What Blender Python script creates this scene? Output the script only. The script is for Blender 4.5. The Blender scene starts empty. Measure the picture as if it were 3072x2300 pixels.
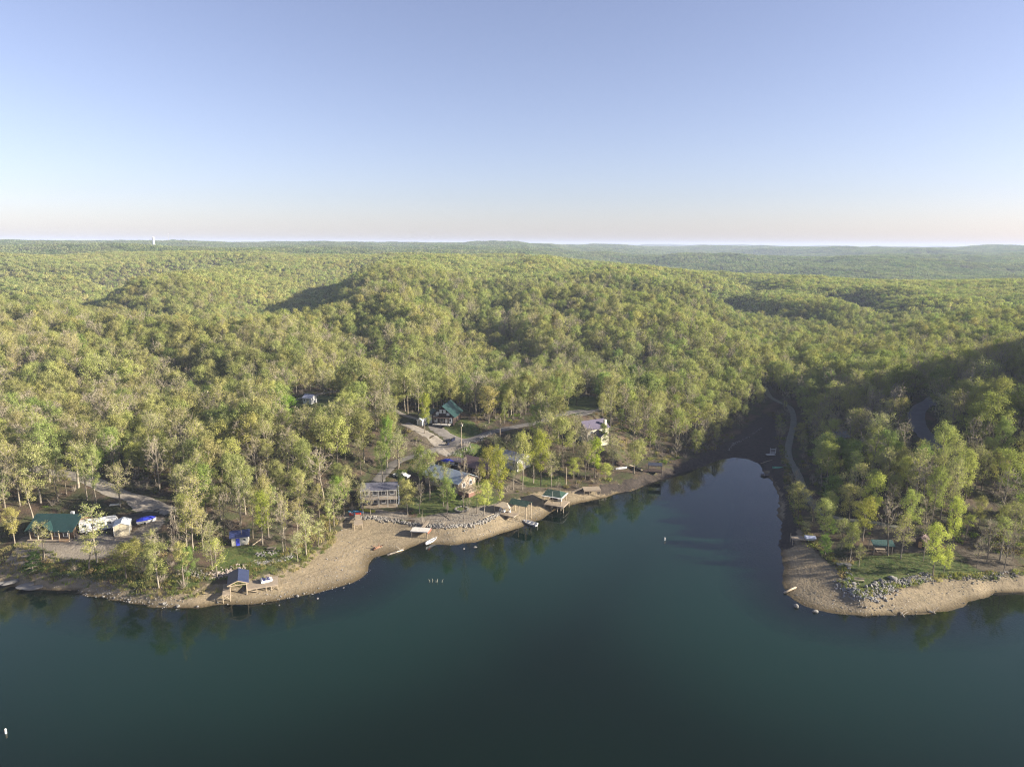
import bpy, math, random
import numpy as np
from math import radians as rad, sin, cos, tan, pi
random.seed(5)
RNG = np.random.default_rng(11)
sc = bpy.context.scene
COL = sc.collection
# ------------------------------------------------------------------ camera
CZ, PITCH, ROLL, F = 80.0, rad(11.5), rad(0.3), 2048.0
fw = np.array([0, cos(PITCH), -sin(PITCH)])
up0 = np.array([0, sin(PITCH), cos(PITCH)])
rt0 = np.array([1.0, 0, 0])
RT = rt0 * cos(ROLL) + up0 * sin(ROLL)
UP = up0 * cos(ROLL) - rt0 * sin(ROLL)
CAM = np.array([0, 0, CZ])
cam = bpy.data.cameras.new('camera')
co = bpy.data.objects.new('camera', cam)
COL.objects.link(co)
from mathutils import Matrix, Vector
M = Matrix(((RT[0], UP[0], -fw[0], 0), (RT[1], UP[1], -fw[1], 0), (RT[2], UP[2], -fw[2], CZ), (0, 0, 0, 1)))
co.matrix_world = M
cam.sensor_width = 36
cam.lens = 24
cam.clip_start = 1
cam.clip_end = 60000
sc.camera = co

def ray(u, v):
    return RT * ((u - 1536) / F) + UP * (-(v - 1150) / F) + fw

def unz(u, v, z):                      # where the line of sight through a photo point meets height z
    d = ray(u, v)
    t = (z - CZ) / d[2]
    return CAM[0] + d[0] * t, CAM[1] + d[1] * t

def proj(x, y, z):                     # world -> photo pixels and depth (numpy friendly)
    px, py, pz = x - CAM[0], y - CAM[1], z - CAM[2]
    dd = px * fw[0] + py * fw[1] + pz * fw[2]
    a = px * RT[0] + py * RT[1] + pz * RT[2]
    b = px * UP[0] + py * UP[1] + pz * UP[2]
    return 1536 + F * a / dd, 1150 - F * b / dd, dd

# ------------------------------------------------------------------ noise
def vnoise(x, y, seed=0):
    xi = np.floor(x).astype(np.int64); yi = np.floor(y).astype(np.int64)
    xf = x - xi; yf = y - yi
    def hsh(a, b):
        n = (a * 374761393 + b * 668265263 + seed * 1442695041) & 0xffffffff
        n = ((n ^ (n >> 13)) * 1274126177) & 0xffffffff
        return ((n ^ (n >> 16)) & 0xffff) / 65535.0
    sx = xf * xf * (3 - 2 * xf); sy = yf * yf * (3 - 2 * yf)
    return (hsh(xi, yi) * (1 - sx) + hsh(xi + 1, yi) * sx) * (1 - sy) + (hsh(xi, yi + 1) * (1 - sx) + hsh(xi + 1, yi + 1) * sx) * sy

def fbm(x, y, seed=0, o=4):
    s = 0; a = 1; t = 0
    for i in range(o):
        s = s + a * vnoise(x * 2 ** i, y * 2 ** i, seed + i * 7); t += a; a *= .5
    return s / t * 2 - 1

def sstep(a, b, x):
    t = np.clip((x - a) / (b - a), 0, 1)
    return t * t * (3 - 2 * t)

# ------------------------------------------------------------------ terrain
SH = [(0,1755),(54,1759),(65,1766),(102,1770),(120,1766),(226,1764),(271,1782),(316,1788),(384,1804),(486,1818),(540,1822),
 (607,1820),(685,1812),(790,1806),(883,1791),(944,1780),(1035,1758),(1082,1736),(1111,1714),(1111,1682),(1120,1671),(1162,1661),
 (1209,1653),(1234,1638),(1296,1632),(1372,1632),(1426,1625),(1484,1603),(1571,1577),(1643,1545),(1680,1520),(1752,1505),
 (1825,1487),(1900,1469),(1954,1448),(2026,1422),(2099,1401),(2160,1379),(2200,1372),(2243,1377),(2280,1393),(2294,1415),
 (2316,1444),(2345,1484),(2334,1527),(2348,1571),(2341,1634),(2348,1702),(2350,1746),(2353,1782),(2380,1804),(2424,1825),
 (2489,1838),(2579,1844),(2706,1842),(2814,1836),(2869,1822),(2923,1800),(2959,1780),(3072,1766)]
VG = [(0,1690),(130,1726),(250,1730),(330,1745),(450,1766),(558,1766),(613,1757),(663,1750),(783,1729),(850,1710),(904,1685),
 (960,1640),(998,1600),(1024,1584),(1026,1562),(1075,1557),(1143,1557),(1216,1566),(1263,1577),(1372,1581),(1426,1570),
 (1491,1545),(1520,1520),(1553,1487),(1665,1469),(1745,1467),(1825,1452),(1900,1432),(1954,1416),(2062,1384),(2160,1335),
 (2207,1308),(2262,1262),(2300,1236),(2330,1262),(2334,1332),(2350,1390),(2354,1462),(2388,1571),(2435,1634),(2521,1717),(2521,1753),
 (2597,1796),(2662,1778),(2785,1742),(2869,1735),(3072,1729)]
SHW = np.array([unz(u, v, 0) for u, v in SH])
VGW = np.array([unz(u, v, 2.4) for u, v in VG])
def close(P, dz):
    L = [(-900, 175 + dz), (-330, 150 + dz), (-210, 132 + dz)]
    Rr = [(150, 158 + dz), (210, 168 + dz), (300, 120 + dz), (900, 90 + dz)]
    return np.array(L + [tuple(p) for p in P] + Rr + [(900, -900), (-900, -900)])
WP = close(SHW, 0); VP = close(VGW, 9)

def seg_dist(x, y, P, closed=True):
    d = np.full(x.shape, 1e9)
    n = len(P)
    for i in range(n if closed else n - 1):
        ax, ay = P[i]; bx, by = P[(i + 1) % n]
        vx, vy = bx - ax, by - ay
        t = np.clip(((x - ax) * vx + (y - ay) * vy) / max(vx * vx + vy * vy, 1e-9), 0, 1)
        d = np.minimum(d, np.hypot(x - ax - t * vx, y - ay - t * vy))
    return d

def inside(x, y, P):
    r = np.zeros(x.shape, bool)
    n = len(P)
    for i in range(n):
        ax, ay = P[i]; bx, by = P[(i + 1) % n]
        c = (ay > y) != (by > y)
        with np.errstate(divide='ignore', invalid='ignore'):
            xx = (bx - ax) * (y - ay) / (by - ay + 1e-12) + ax
        r ^= c & (x < xx)
    return r

CPG = [(60,1640,7),(180,1625,8),(400,1580,8.5),(700,1620,5),(300,1480,10),(150,1420,12),(500,1530,8),(850,1640,4),(1100,1540,4),
 (1150,1500,5),(1250,1400,8),(1400,1440,6),(1480,1500,4.5),(1300,1330,11),(1440,1300,13),(1330,1260,16),(1190,1240,16),(930,1200,20),
 (1780,1310,12),(1600,1430,5),(1700,1250,16),(1560,1350,10),(2300,1150,9),(2370,1300,7),(2400,1480,5),(2500,1560,6),(2700,1600,7.5),
 (2900,1640,8),(2950,1540,10),(2600,1400,13),(2780,1290,17),(2740,1200,20),(3000,1450,14),(2100,1300,5)]
CPD = []
for u in (-500, 0, 400, 800):
    CPD += [(u,1140,285),(u,1000,340),(u,900,460),(u,830,700),(u,780,1150)]
CPD += [(780,905,480),(1000,850,620),(1250,815,780),(780,838,650),(1000,795,810),(1250,773,980)]
CPD += [(-500,740,2200),(0,738,2200),(500,742,2200),(900,748,2200),
 (1300,1100,320),(1300,980,390),(1300,758,1400),(1600,1100,330),(1650,960,420),(1600,850,620),(1600,775,1000),
 (1900,1130,330),(1950,1010,420),(1900,880,620),(1900,800,900),(2150,1090,360),(2250,1010,470),(2200,900,620),(2300,830,900),
 (2450,1080,390),(2600,1060,380),(2600,960,480),(2600,880,640),(2600,825,900),(3000,1060,330),(3000,950,450),(3000,880,620),(3000,826,900),
 (3400,950,450),(3400,826,900)]
cp = []
for u, v, z in CPG:
    x, y = unz(u, v, z); cp.append((x, y, z))
for u, v, D in CPD:
    d = ray(u, v); t = D / d[1]
    cp.append((d[0] * t, D, max(4, CZ + d[2] * t - 13)))
cp += [(265,235,46),(255,175,44),(235,150,34),(300,290,40),(340,200,46),(420,150,40),(210,205,31),(185,262,26),(250,330,24),(-260,190,10),(-330,260,16),(-420,200,14),(330,110,10),(210,180,22)]
CP = np.array(cp)
def warp(x, y):
    D = np.maximum(np.hypot(x, y), 60)
    return np.arctan2(x, y) * 1.6, np.log(D)
ca, cb = warp(CP[:, 0], CP[:, 1])
def tps(r2):
    return 0.5 * r2 * np.log(r2 + 1e-9)
n = len(CP)
A = np.zeros((n + 3, n + 3))
A[:n, :n] = tps((ca[:, None] - ca) ** 2 + (cb[:, None] - cb) ** 2) + np.eye(n) * 0.0035
A[:n, n:] = np.stack([np.ones(n), ca, cb], 1); A[n:, :n] = A[:n, n:].T
W = np.linalg.solve(A, np.concatenate([CP[:, 2], [0, 0, 0]]))
def rbf(x, y):
    a, b = warp(x, y)
    o = W[n] + W[n + 1] * a + W[n + 2] * b
    for i in range(n):
        o = o + W[i] * tps((a - ca[i]) ** 2 + (b - cb[i]) ** 2)
    return o

VALLEYS = [(np.array([unz(u, v, z) for u, v, z in L]), dp, w) for L, dp, w in (
 ([(2330,1140,8),(2350,1050,14),(2330,975,20),(2250,905,28),(2150,862,32)], 15, 36),
 ([(700,1010,24),(500,960,30),(300,930,30),(0,915,30)], 9, 30),
 ([(1380,1130,18),(1440,1040,26),(1520,960,34),(1640,900,40)], 9, 26),
 ([(2500,950,30),(2700,925,32),(3100,915,32)], 9, 40),
 ([(560,1200,14),(520,1120,18),(400,1060,22),(200,1040,24)], 6, 22))]
VALLEYS += [(np.array(L, float), dp, w) for L, dp, w in (
 ([(-178,500),(-212,620),(-228,760),(-240,900),(-215,1050)], 34, 56), ([(-108,500),(-125,680),(-135,850),(-120,1050)], -10, 60), ([(-300,520),(-330,640),(-345,820)], -8, 40),
 ([(-395,540),(-420,680),(-470,850)], 22, 36), ([(-90,400),(-100,470)], 8, 20), ([(-12,380),(-25,470),(-5,600)], 12, 24), ([(38,400),(30,520)], -6, 24),
 ([(235,480),(250,600),(230,760)], 16, 30), ([(330,560),(370,760)], 16, 32), ([(60,800),(120,980)], 18, 34), ([(-520,900),(-480,1100)], 24, 44), ([(-20,1000),(40,1250)], 20, 40), ([(300,850),(330,1000)], 16, 34))]
def azp(u, D):
    d = ray(u, 850); return d[0] / d[1] * D, D
VALLEYS += [(np.array([azp(u, D) for u, D in L]), dp, w) for L, dp, w in (
 ([(1560,1000),(1720,850),(1900,690),(2120,500),(2260,410)], -13, 62),
 ([(1283,540),(1446,440),(1547,350),(1568,325)], 12, 20), ([(1690,520),(1740,440),(1775,370)], 11, 20),
 ([(-100,640),(150,620),(330,560),(480,450)], 18, 32), ([(-200,900),(100,860),(350,900),(520,1000)], 26, 45), ([(2600,560),(2850,600),(3200,640)], 16, 34), ([(1900,620),(2150,560),(2300,480)], 14, 32), ([(950,420),(1080,350),(1120,310)], 9, 20))]
def land(x, y):
    D = np.hypot(x, y)
    near = np.clip(rbf(x, y), 2.5, 78)
    s = x / np.maximum(y, 1)
    far = 49 + 17 * fbm(x / 900, y / 900, 3) + 15 * fbm(x / 330, y / 300, 9)
    right = sstep(.0, .22, s)
    lowr = 2 + 54 * sstep(1500, 5600, D) + 52 * fbm(x / 560 + 7, y / 480, 21, 3) * sstep(1300, 2200, D)
    far = far * (1 - right) + lowr * right + (1 - right) * sstep(1500, 2600, D) * 14 + sstep(2400, 4200, D) * 6 * (1 - right)
    far = far + 16 * np.maximum(0, fbm(x / 2500, y / 1300, 31, 2)) * sstep(3500, 7000, D) * (1 - .6 * right)
    near = near + 14 * np.exp(-((x - 262) / 50) ** 2 - ((y - 232) / 44) ** 2)  # unseen hill right of the frame, raised to cast shade over the cove
    for P, dp, wd_ in VALLEYS:
        near = near - dp * np.exp(-(seg_dist(x, y, P, False) / wd_) ** 2)
    near = np.where(near < 9, 3 + 6 * np.exp(np.minimum(near - 9, 0) / 6), near)
    k = sstep(1000, 1500, D)
    z = near * (1 - k) + far * k
    z = z + sstep(330, 600, D) * 11 * fbm(x / 170, y / 130, 5, 3) + .5 * fbm(x / 16, y / 16, 2, 2)
    return z

def height(x, y):
    z = land(x, y)
    m = (np.abs(x) < 900) & (y < 900)
    xs, ys = x[m], y[m]
    xw = xs + 1.1 * fbm(xs / 5, ys / 5, 61, 3); yw = ys + 1.1 * fbm(xs / 5, ys / 5, 63, 3)
    iw = inside(xw, yw, WP); iv = inside(xw, yw, VP)
    ds = seg_dist(xw, yw, WP); dv = seg_dist(xw, yw, VP)
    rip = .09 * fbm(xs / 2.2, ys / 2.2, 17, 2) + .18 * fbm(xs / 9, ys / 9, 19, 2)
    zl = z[m]
    t = np.clip(ds / (ds + dv + 1e-6), 0, 1)
    beach = 2.3 * t ** .9 + rip * np.clip(ds / 4, 0, 1)
    inl = 2.3 + (zl - 2.3) * sstep(-2, 42, dv) + .35 * sstep(0, 1.5, dv)
    inl = np.maximum(inl, 2.3)
    zz = np.where(iw, -np.minimum(.02 + .13 * ds + .0028 * ds ** 2, 32), np.where(iv, np.maximum(beach, .03), inl))
    z[m] = zz
    return z

def axis(lo, a, b, hi, st, g=1.07):
    c = list(np.arange(a, b + .01, st))
    s = st; v = b
    while v < hi:
        s = min(s * g, 160); v += s; c.append(v)
    s = st; v = a
    while v > lo:
        s = min(s * g, 160); v -= s; c.insert(0, v)
    return np.array(c)
GX = axis(-9000, -160, 220, 9500, 1.5); GY = axis(-600, 120, 400, 14000, 1.5, 1.035)
XX, YY = np.meshgrid(GX, GY)
ZZ = height(XX.ravel(), YY.ravel()).reshape(XX.shape)

def gh(x, y):                          # bilinear lookup of the ground height
    x = np.asarray(x, float); y = np.asarray(y, float)
    i = np.clip(np.searchsorted(GX, x) - 1, 0, len(GX) - 2); j = np.clip(np.searchsorted(GY, y) - 1, 0, len(GY) - 2)
    fx = np.clip((x - GX[i]) / (GX[i + 1] - GX[i]), 0, 1); fy = np.clip((y - GY[j]) / (GY[j + 1] - GY[j]), 0, 1)
    return (ZZ[j, i] * (1 - fx) + ZZ[j, i + 1] * fx) * (1 - fy) + (ZZ[j + 1, i] * (1 - fx) + ZZ[j + 1, i + 1] * fx) * fy

def at(u, v):                          # photo point -> point on the ground (or water)
    d = ray(u, v)
    t = np.arange(90, 1500, .5)
    X = d[0] * t; Y = d[1] * t; Z = CZ + d[2] * t
    k = int(np.argmax(Z <= np.maximum(gh(X, Y), 0)))
    return float(X[k]), float(Y[k]), max(float(gh(X[k], Y[k])), 0.0)

# flat pads under the buildings and yards
def pad(u, v, r, z=None):
    x, y, zz = at(u, v)
    if z is None: z = zz
    w = 1 - sstep(r, r + 7, np.hypot(XX - x, YY - y))
    ZZ[:] = ZZ * (1 - w) + z * w
for a in ((190,1605,8),(300,1592,6),(370,1598,4),(724,1622,4),(1335,1268,8),(1440,1425,8),(1350,1440,8),(1140,1512,7),(1775,1318,9),(2640,1650,4),(930,1208,4),(1525,1385,6),(1265,1273,3)):
    pad(*a)
# ------------------------------------------------------------------ helpers
def tag(o, label=None, cat=None, group=None, kind=None):
    if label: o['label'] = label
    if cat: o['category'] = cat
    if group: o['group'] = group
    if kind: o['kind'] = kind
    return o

class NT:
    def __init__(s, m):
        m.use_nodes = True
        s.t = m.node_tree; s.t.nodes.clear(); s.o = s.t.nodes.new('ShaderNodeOutputMaterial')
    def n(s, typ, ins=None, **kw):
        nd = s.t.nodes.new(typ)
        for k, v in kw.items(): setattr(nd, k, v)
        for k, v in (ins or {}).items():
            if isinstance(v, bpy.types.NodeSocket): s.t.links.new(v, nd.inputs[k])
            else: nd.inputs[k].default_value = v
        return nd
    def mix(s, f, a, b, bt='MIX'):
        nd = s.t.nodes.new('ShaderNodeMix'); nd.data_type = 'RGBA'; nd.blend_type = bt
        for k, v in ((0, f), (6, a), (7, b)):
            if isinstance(v, bpy.types.NodeSocket): s.t.links.new(v, nd.inputs[k])
            else: nd.inputs[k].default_value = v if k == 0 else (*v[:3], 1)
        return nd.outputs[2]
    def math(s, op, a, b=0.0, clamp=False):
        nd = s.t.nodes.new('ShaderNodeMath'); nd.operation = op; nd.use_clamp = clamp
        for k, v in ((0, a), (1, b)):
            if isinstance(v, bpy.types.NodeSocket): s.t.links.new(v, nd.inputs[k])
            else: nd.inputs[k].default_value = v
        return nd.outputs[0]
    def ramp(s, f, a, b):
        return s.n('ShaderNodeMapRange', {0: f, 1: a, 2: b}).outputs[0]
    def attr(s, name, typ='GEOMETRY'):
        return s.n('ShaderNodeAttribute', attribute_name=name, attribute_type=typ)
    def noise(s, vec, scale, detail=3, rough=.6):
        return s.n('ShaderNodeTexNoise', {'Vector': vec, 'Scale': scale, 'Detail': detail, 'Roughness': rough}).outputs[0]
    def out(s, sh): s.t.links.new(sh, s.o.inputs[0])

MC = {}
def mat(name, c, rough=.8, c2=None, sc_=1.5, bump=0, metal=0, stretch=(1, 1, 1), spec=.4):
    """procedural paint / wood / metal: two tones mixed by noise, light grime, optional bump"""
    if name in MC: return MC[name]
    m = bpy.data.materials.new(name); t = NT(m)
    co_ = t.n('ShaderNodeTexCoord').outputs['Object']
    mp = t.n('ShaderNodeMapping', {0: co_, 3: stretch}).outputs[0]
    c2 = c2 or tuple(x * .72 for x in c)
    f = t.ramp(t.noise(mp, sc_, 4, .65), .35, .68)
    col = t.mix(f, c, c2)
    g = t.ramp(t.noise(co_, .35, 2), .4, .75)
    col = t.mix(t.math('MULTIPLY', g, .22), col, tuple(x * .55 for x in c))
    b = t.n('ShaderNodeBsdfPrincipled', {'Base Color': col, 'Roughness': rough, 'Metallic': metal, 'Specular IOR Level': spec})
    if bump:
        bp = t.n('ShaderNodeBump', {'Height': t.noise(mp, sc_ * 4, 3), 'Distance': bump, 'Strength': 1.0})
        t.t.links.new(bp.outputs[0], b.inputs['Normal'])
    t.out(b.outputs[0]); MC[name] = m
    return m

def ribbed(name, c, axis=0, per=.3, rough=.45, metal=0.0):
    """painted sheet metal roofing with standing ribs"""
    if name in MC: return MC[name]
    m = bpy.data.materials.new(name); t = NT(m)
    co_ = t.n('ShaderNodeTexCoord').outputs['Object']
    s = t.n('ShaderNodeSeparateXYZ', {0: co_}).outputs[axis]
    w = t.math('FRACT', t.math('DIVIDE', s, per))
    rib = t.math('LESS_THAN', w, .16)
    f = t.ramp(t.noise(co_, .8, 4), .35, .7)
    col = t.mix(f, c, tuple(x * .78 for x in c))
    col = t.mix(t.math('MULTIPLY', rib, .25), col, tuple(x * .5 for x in c))
    b = t.n('ShaderNodeBsdfPrincipled', {'Base Color': col, 'Roughness': rough, 'Metallic': metal})
    bp = t.n('ShaderNodeBump', {'Height': rib, 'Distance': .04, 'Strength': 1.0})
    t.t.links.new(bp.outputs[0], b.inputs['Normal'])
    t.out(b.outputs[0]); MC[name] = m
    return m

class MB:
    """collects shapes into one mesh"""
    def __init__(s): s.v = []; s.f = []; s.mi = []; s.cur = 0
    def add(s, vs, fs):
        k = len(s.v); s.v += [tuple(p) for p in vs]; s.f += [tuple(i + k for i in f) for f in fs]; s.mi += [s.cur] * len(fs); return s
    def box(s, c, d, rz=0, rx=0, ry=0):
        R_ = Matrix.Rotation(rz, 3, 'Z') @ Matrix.Rotation(ry, 3, 'Y') @ Matrix.Rotation(rx, 3, 'X')
        vs = [R_ @ Vector((sx * d[0] / 2, sy * d[1] / 2, sz * d[2] / 2)) + Vector(c) for sx in (-1, 1) for sy in (-1, 1) for sz in (-1, 1)]
        return s.add(vs, [(0,1,3,2),(4,6,7,5),(0,4,5,1),(2,3,7,6),(0,2,6,4),(1,5,7,3)])
    def bar(s, a, b, w, h=None):
        a, b = Vector(a), Vector(b); h = h or w
        d = b - a; L = d.length
        q = d.to_track_quat('X', 'Z')
        vs = [q @ Vector((sx * L / 2, sy * w / 2, sz * h / 2)) + (a + b) / 2 for sx in (-1, 1) for sy in (-1, 1) for sz in (-1, 1)]
        return s.add(vs, [(0,1,3,2),(4,6,7,5),(0,4,5,1),(2,3,7,6),(0,2,6,4),(1,5,7,3)])
    def tube(s, P, R_, n=6, cap=True):
        P = [Vector(p) for p in P]; R_ = R_ if hasattr(R_, '__len__') else [R_] * len(P)
        vs = []
        for i, p in enumerate(P):
            d = (P[min(i + 1, len(P) - 1)] - P[max(i - 1, 0)])
            q = d.to_track_quat('Z', 'X')
            for k in range(n):
                a = 2 * pi * k / n
                vs.append(p + q @ Vector((cos(a) * R_[i], sin(a) * R_[i], 0)))
        fs = [(i * n + k, i * n + (k + 1) % n, (i + 1) * n + (k + 1) % n, (i + 1) * n + k) for i in range(len(P) - 1) for k in range(n)]
        if cap: fs += [tuple(range(n))[::-1], tuple(range((len(P) - 1) * n, len(P) * n))]
        return s.add(vs, fs)
    def prism(s, poly, y0, y1, ax='y'):
        """polygon in (x,z) extruded along y (or in (y,z) along x, or (x,y) along z)"""
        n = len(poly)
        mk = {'y': lambda p, t: (p[0], t, p[1]), 'x': lambda p, t: (t, p[0], p[1]), 'z': lambda p, t: (p[0], p[1], t)}[ax]
        vs = [mk(p, y0) for p in poly] + [mk(p, y1) for p in poly]
        return s.add(vs, [tuple(range(n))[::-1], tuple(range(n, 2 * n))] + [(i, (i + 1) % n, n + (i + 1) % n, n + i) for i in range(n)])
    def build(s, name, m, parent=None, smooth=False, bevel=0):
        me = bpy.data.meshes.new(name); me.from_pydata(s.v, [], s.f)
        for x in (m if isinstance(m, (list, tuple)) else [m]): me.materials.append(x)
        if any(s.mi): me.polygons.foreach_set('material_index', s.mi)
        import bmesh
        bm = bmesh.new(); bm.from_mesh(me); bmesh.ops.recalc_face_normals(bm, faces=bm.faces); bm.to_mesh(me); bm.free()
        if smooth: me.shade_smooth()
        o = bpy.data.objects.new(name, me); COL.objects.link(o)
        if parent: o.parent = parent
        if bevel:
            md = o.modifiers.new('bevel', 'BEVEL'); md.width = bevel; md.segments = 2
        return o

def empty(name, loc, rz, label, cat, group=None):
    o = bpy.data.objects.new(name, None); COL.objects.link(o)
    o.location = loc; o.rotation_euler = (0, 0, rz); o.empty_display_size = .5
    return tag(o, label, cat, group)

def copy_tree(o, parent=None, data=None):
    c = o.copy(); COL.objects.link(c); c.parent = parent
    for ch in list(o.children): copy_tree(ch, c)
    return c

# ------------------------------------------------------------------ yards, roads
def poly(*uv): return np.array([at(u, v)[:2] for u, v in uv])
GRASS = [poly((1322,1268),(1340,1300),(1378,1320),(1440,1300),(1455,1295),(1390,1258)), poly((1338,1368),(1378,1352),(1420,1352),(1470,1372),(1450,1392),(1365,1396)),
 poly((655,1742),(640,1700),(672,1640),(760,1636),(860,1652),(900,1668),(880,1690),(820,1712),(780,1726)),
 poly((2530,1722),(2560,1686),(2650,1668),(2800,1650),(2900,1690),(2960,1722),(2860,1730),(2785,1738),(2660,1772),(2600,1790),(2548,1768)),
 poly((1215,1500),(1300,1470),(1420,1480),(1500,1490),(1490,1520),(1440,1532),(1330,1566),(1260,1562)),
 poly((890,1196),(940,1186),(1010,1190),(1010,1250),(930,1262),(860,1240)), poly((1180,1240),(1262,1270),(1210,1262)),
 poly((1700,1195),(1790,1190),(1840,1230),(1740,1262),(1690,1240)), poly((1560,1430),(1700,1425),(1700,1455),(1580,1462)), poly((100,1700),(400,1700),(560,1730),(640,1740),(560,1762),(450,1762),(330,1742),(130,1722))]
GRAVEL = [poly((60,1610),(250,1605),(350,1612),(430,1590),(470,1560),(490,1580),(430,1625),(300,1680),(150,1690),(60,1660)),
 poly((1212,1556),(1300,1548),(1370,1530),(1470,1515),(1520,1500),(1515,1524),(1490,1543),(1424,1568),(1370,1578),(1262,1574)),
 poly((1310,1362),(1330,1350),(1410,1342),(1420,1354),(1345,1368)), poly((1030,1560),(1040,1540),(1130,1528),(1230,1540),(1220,1562),(1143,1554)),
 poly((20,1690),(60,1620),(130,1690),(40,1710))]
DIRT = [poly((2600,1640),(2620,1575),(2690,1560),(2740,1600),(2850,1640),(2830,1665),(2720,1660),(2660,1662)), poly((1215,1275),(1262,1300),(1312,1345),(1320,1372),(1230,1366),(1205,1330)), poly((1560,1480),(1660,1470),(1740,1460),(1560,1430),(1460,1500)),
 poly((2880,1650),(2960,1620),(3040,1660),(3060,1720),(2940,1715))]
MUD = [poly((1760,1490),(1830,1440),(2060,1380),(2160,1330),(2230,1270),(2310,1225),(2345,1300),(2352,1400),(2400,1560),(2380,1640),(2335,1640),(2350,1560),(2345,1490),(2300,1410),(2245,1372),(2160,1384),(2030,1425),(1900,1472))]
ROADS = [('gravel_road', [(0,1397),(90,1402),(170,1417),(232,1428),(290,1450),(350,1480),(420,1500),(480,1520),(520,1538)], 6.5, 'gravel'),
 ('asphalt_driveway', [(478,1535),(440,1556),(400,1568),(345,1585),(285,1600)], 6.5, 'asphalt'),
 ('gravel_road', [(1760,1232),(1640,1258),(1542,1281),(1500,1290),(1462,1302),(1390,1328),(1317,1349),(1260,1366),(1209,1376),(1172,1396),(1145,1430),(1128,1462)], 5, 'lane'),
 ('gravel_driveway', [(1215,1271),(1245,1282),(1274,1297),(1300,1314),(1330,1334)], 4.6, 'gravel'),
 ('asphalt_driveway', [(1300,1272),(1335,1288),(1360,1306),(1382,1326)], 6.0, 'lane'),
 ('concrete_driveway', [(1318,1350),(1330,1370),(1348,1390)], 4.6, 'gravel'),
 ('dirt_track', [(1172,1222),(1209,1244),(1256,1259)], 2.6, 'gravel'),
 ('gravel_road', [(700,1262),(760,1240),(810,1219),(875,1201),(922,1187),(960,1181),(1010,1173),(1060,1166)], 4.5, 'lane'),
 ('asphalt_driveway', [(1730,1250),(1765,1238),(1810,1222)], 4, 'lane'),
 ('paved_road', [(2850,1165),(2794,1203),(2760,1224),(2748,1252),(2761,1288),(2786,1315),(2815,1352)], 6.5, 'paved'),
 ('dirt_track', [(2296,1162),(2308,1187),(2334,1205),(2370,1223),(2381,1263),(2368,1325),(2366,1368),(2392,1419),(2422,1488),(2460,1535),(2507,1556),(2555,1564),(2634,1567),(2690,1580)], 3.0, 'track')]
RW = [(nm, np.array([at(u, v)[:2] for u, v in P]), w, k) for nm, P, w, k in ROADS]

def smooth_line(P, step=1.2):
    P = np.asarray(P); out = []
    n = len(P)
    for i in range(n - 1):
        p0, p1, p2, p3 = P[max(i - 1, 0)], P[i], P[i + 1], P[min(i + 2, n - 1)]
        m = max(2, int(np.linalg.norm(p2 - p1) / step))
        for t in np.arange(m) / m:
            out.append(.5 * (2 * p1 + (p2 - p0) * t + (2 * p0 - 5 * p1 + 4 * p2 - p3) * t * t + (3 * p1 - p0 - 3 * p2 + p3) * t ** 3))
    out.append(P[-1]); return np.array(out)
RL = [(nm, smooth_line(P), w, k) for nm, P, w, k in RW]
# grade the ground under each road so it lies flat across
nearm = (np.abs(XX) < 260) & (YY > 100) & (YY < 480)
xs, ys = XX[nearm], YY[nearm]
for nm, P, w, k in RL:
    d = np.full(xs.shape, 1e9); zt = np.zeros(xs.shape)
    hz = gh(P[:, 0], P[:, 1]); hz = np.convolve(np.pad(hz, 6, mode='edge'), np.ones(13) / 13, 'valid')
    for i in range(len(P)):
        dd = np.hypot(xs - P[i, 0], ys - P[i, 1]); b = dd < d
        d[b] = dd[b]; zt[b] = hz[i]
    wt = 1 - sstep(w * .6, w * .6 + 5, d)
    ZZ[nearm] = ZZ[nearm] * (1 - wt) + zt * wt

def zone(x, y, polys, soft=0):
    r = np.zeros(x.shape, bool)
    for p in polys: r |= inside(x, y, p)
    return r

# ------------------------------------------------------------------ ground sheet
gx, gy = XX.ravel(), YY.ravel(); gz = ZZ.ravel()
nx, ny = len(GX), len(GY)
me = bpy.data.meshes.new('ground')
idx = np.arange(nx * ny).reshape(ny, nx)
quads = np.stack([idx[:-1, :-1], idx[:-1, 1:], idx[1:, 1:], idx[1:, :-1]], -1).reshape(-1, 4)
me.vertices.add(nx * ny); me.vertices.foreach_set('co', np.stack([gx, gy, gz], 1).ravel())
me.loops.add(quads.size); me.loops.foreach_set('vertex_index', quads.ravel())
me.polygons.add(len(quads)); me.polygons.foreach_set('loop_start', np.arange(len(quads)) * 4)
me.polygons.foreach_set('use_smooth', np.ones(len(quads), bool)); me.update()
att = {}
jx = gx + 1.3 * fbm(gx / 3, gy / 3, 41, 2); jy = gy + 1.3 * fbm(gx / 3, gy / 3, 43, 2)
nm_ = (np.abs(gx) < 900) & (gy < 900)
b_ = np.zeros(gx.shape); b_[nm_] = inside(jx[nm_], jy[nm_], VP)
att['sand'] = b_
for k_, pl in (('grass', GRASS), ('gravel', GRAVEL), ('dirt', DIRT), ('mud', MUD)):
    a_ = np.zeros(gx.shape); a_[nm_] = zone(jx[nm_], jy[nm_], pl); att[k_] = a_
for k_, a_ in att.items():
    a_ = a_.reshape(ny, nx).astype(float)
    a_[1:-1, 1:-1] = (a_[1:-1, 1:-1] * 2 + a_[:-2, 1:-1] + a_[2:, 1:-1] + a_[1:-1, :-2] + a_[1:-1, 2:]) / 6
    q = me.attributes.new(k_, 'FLOAT', 'POINT'); q.data.foreach_set('value', a_.ravel().astype(np.float32))
ground = bpy.data.objects.new('ground', me); COL.objects.link(ground); tag(ground, kind='structure')

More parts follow.
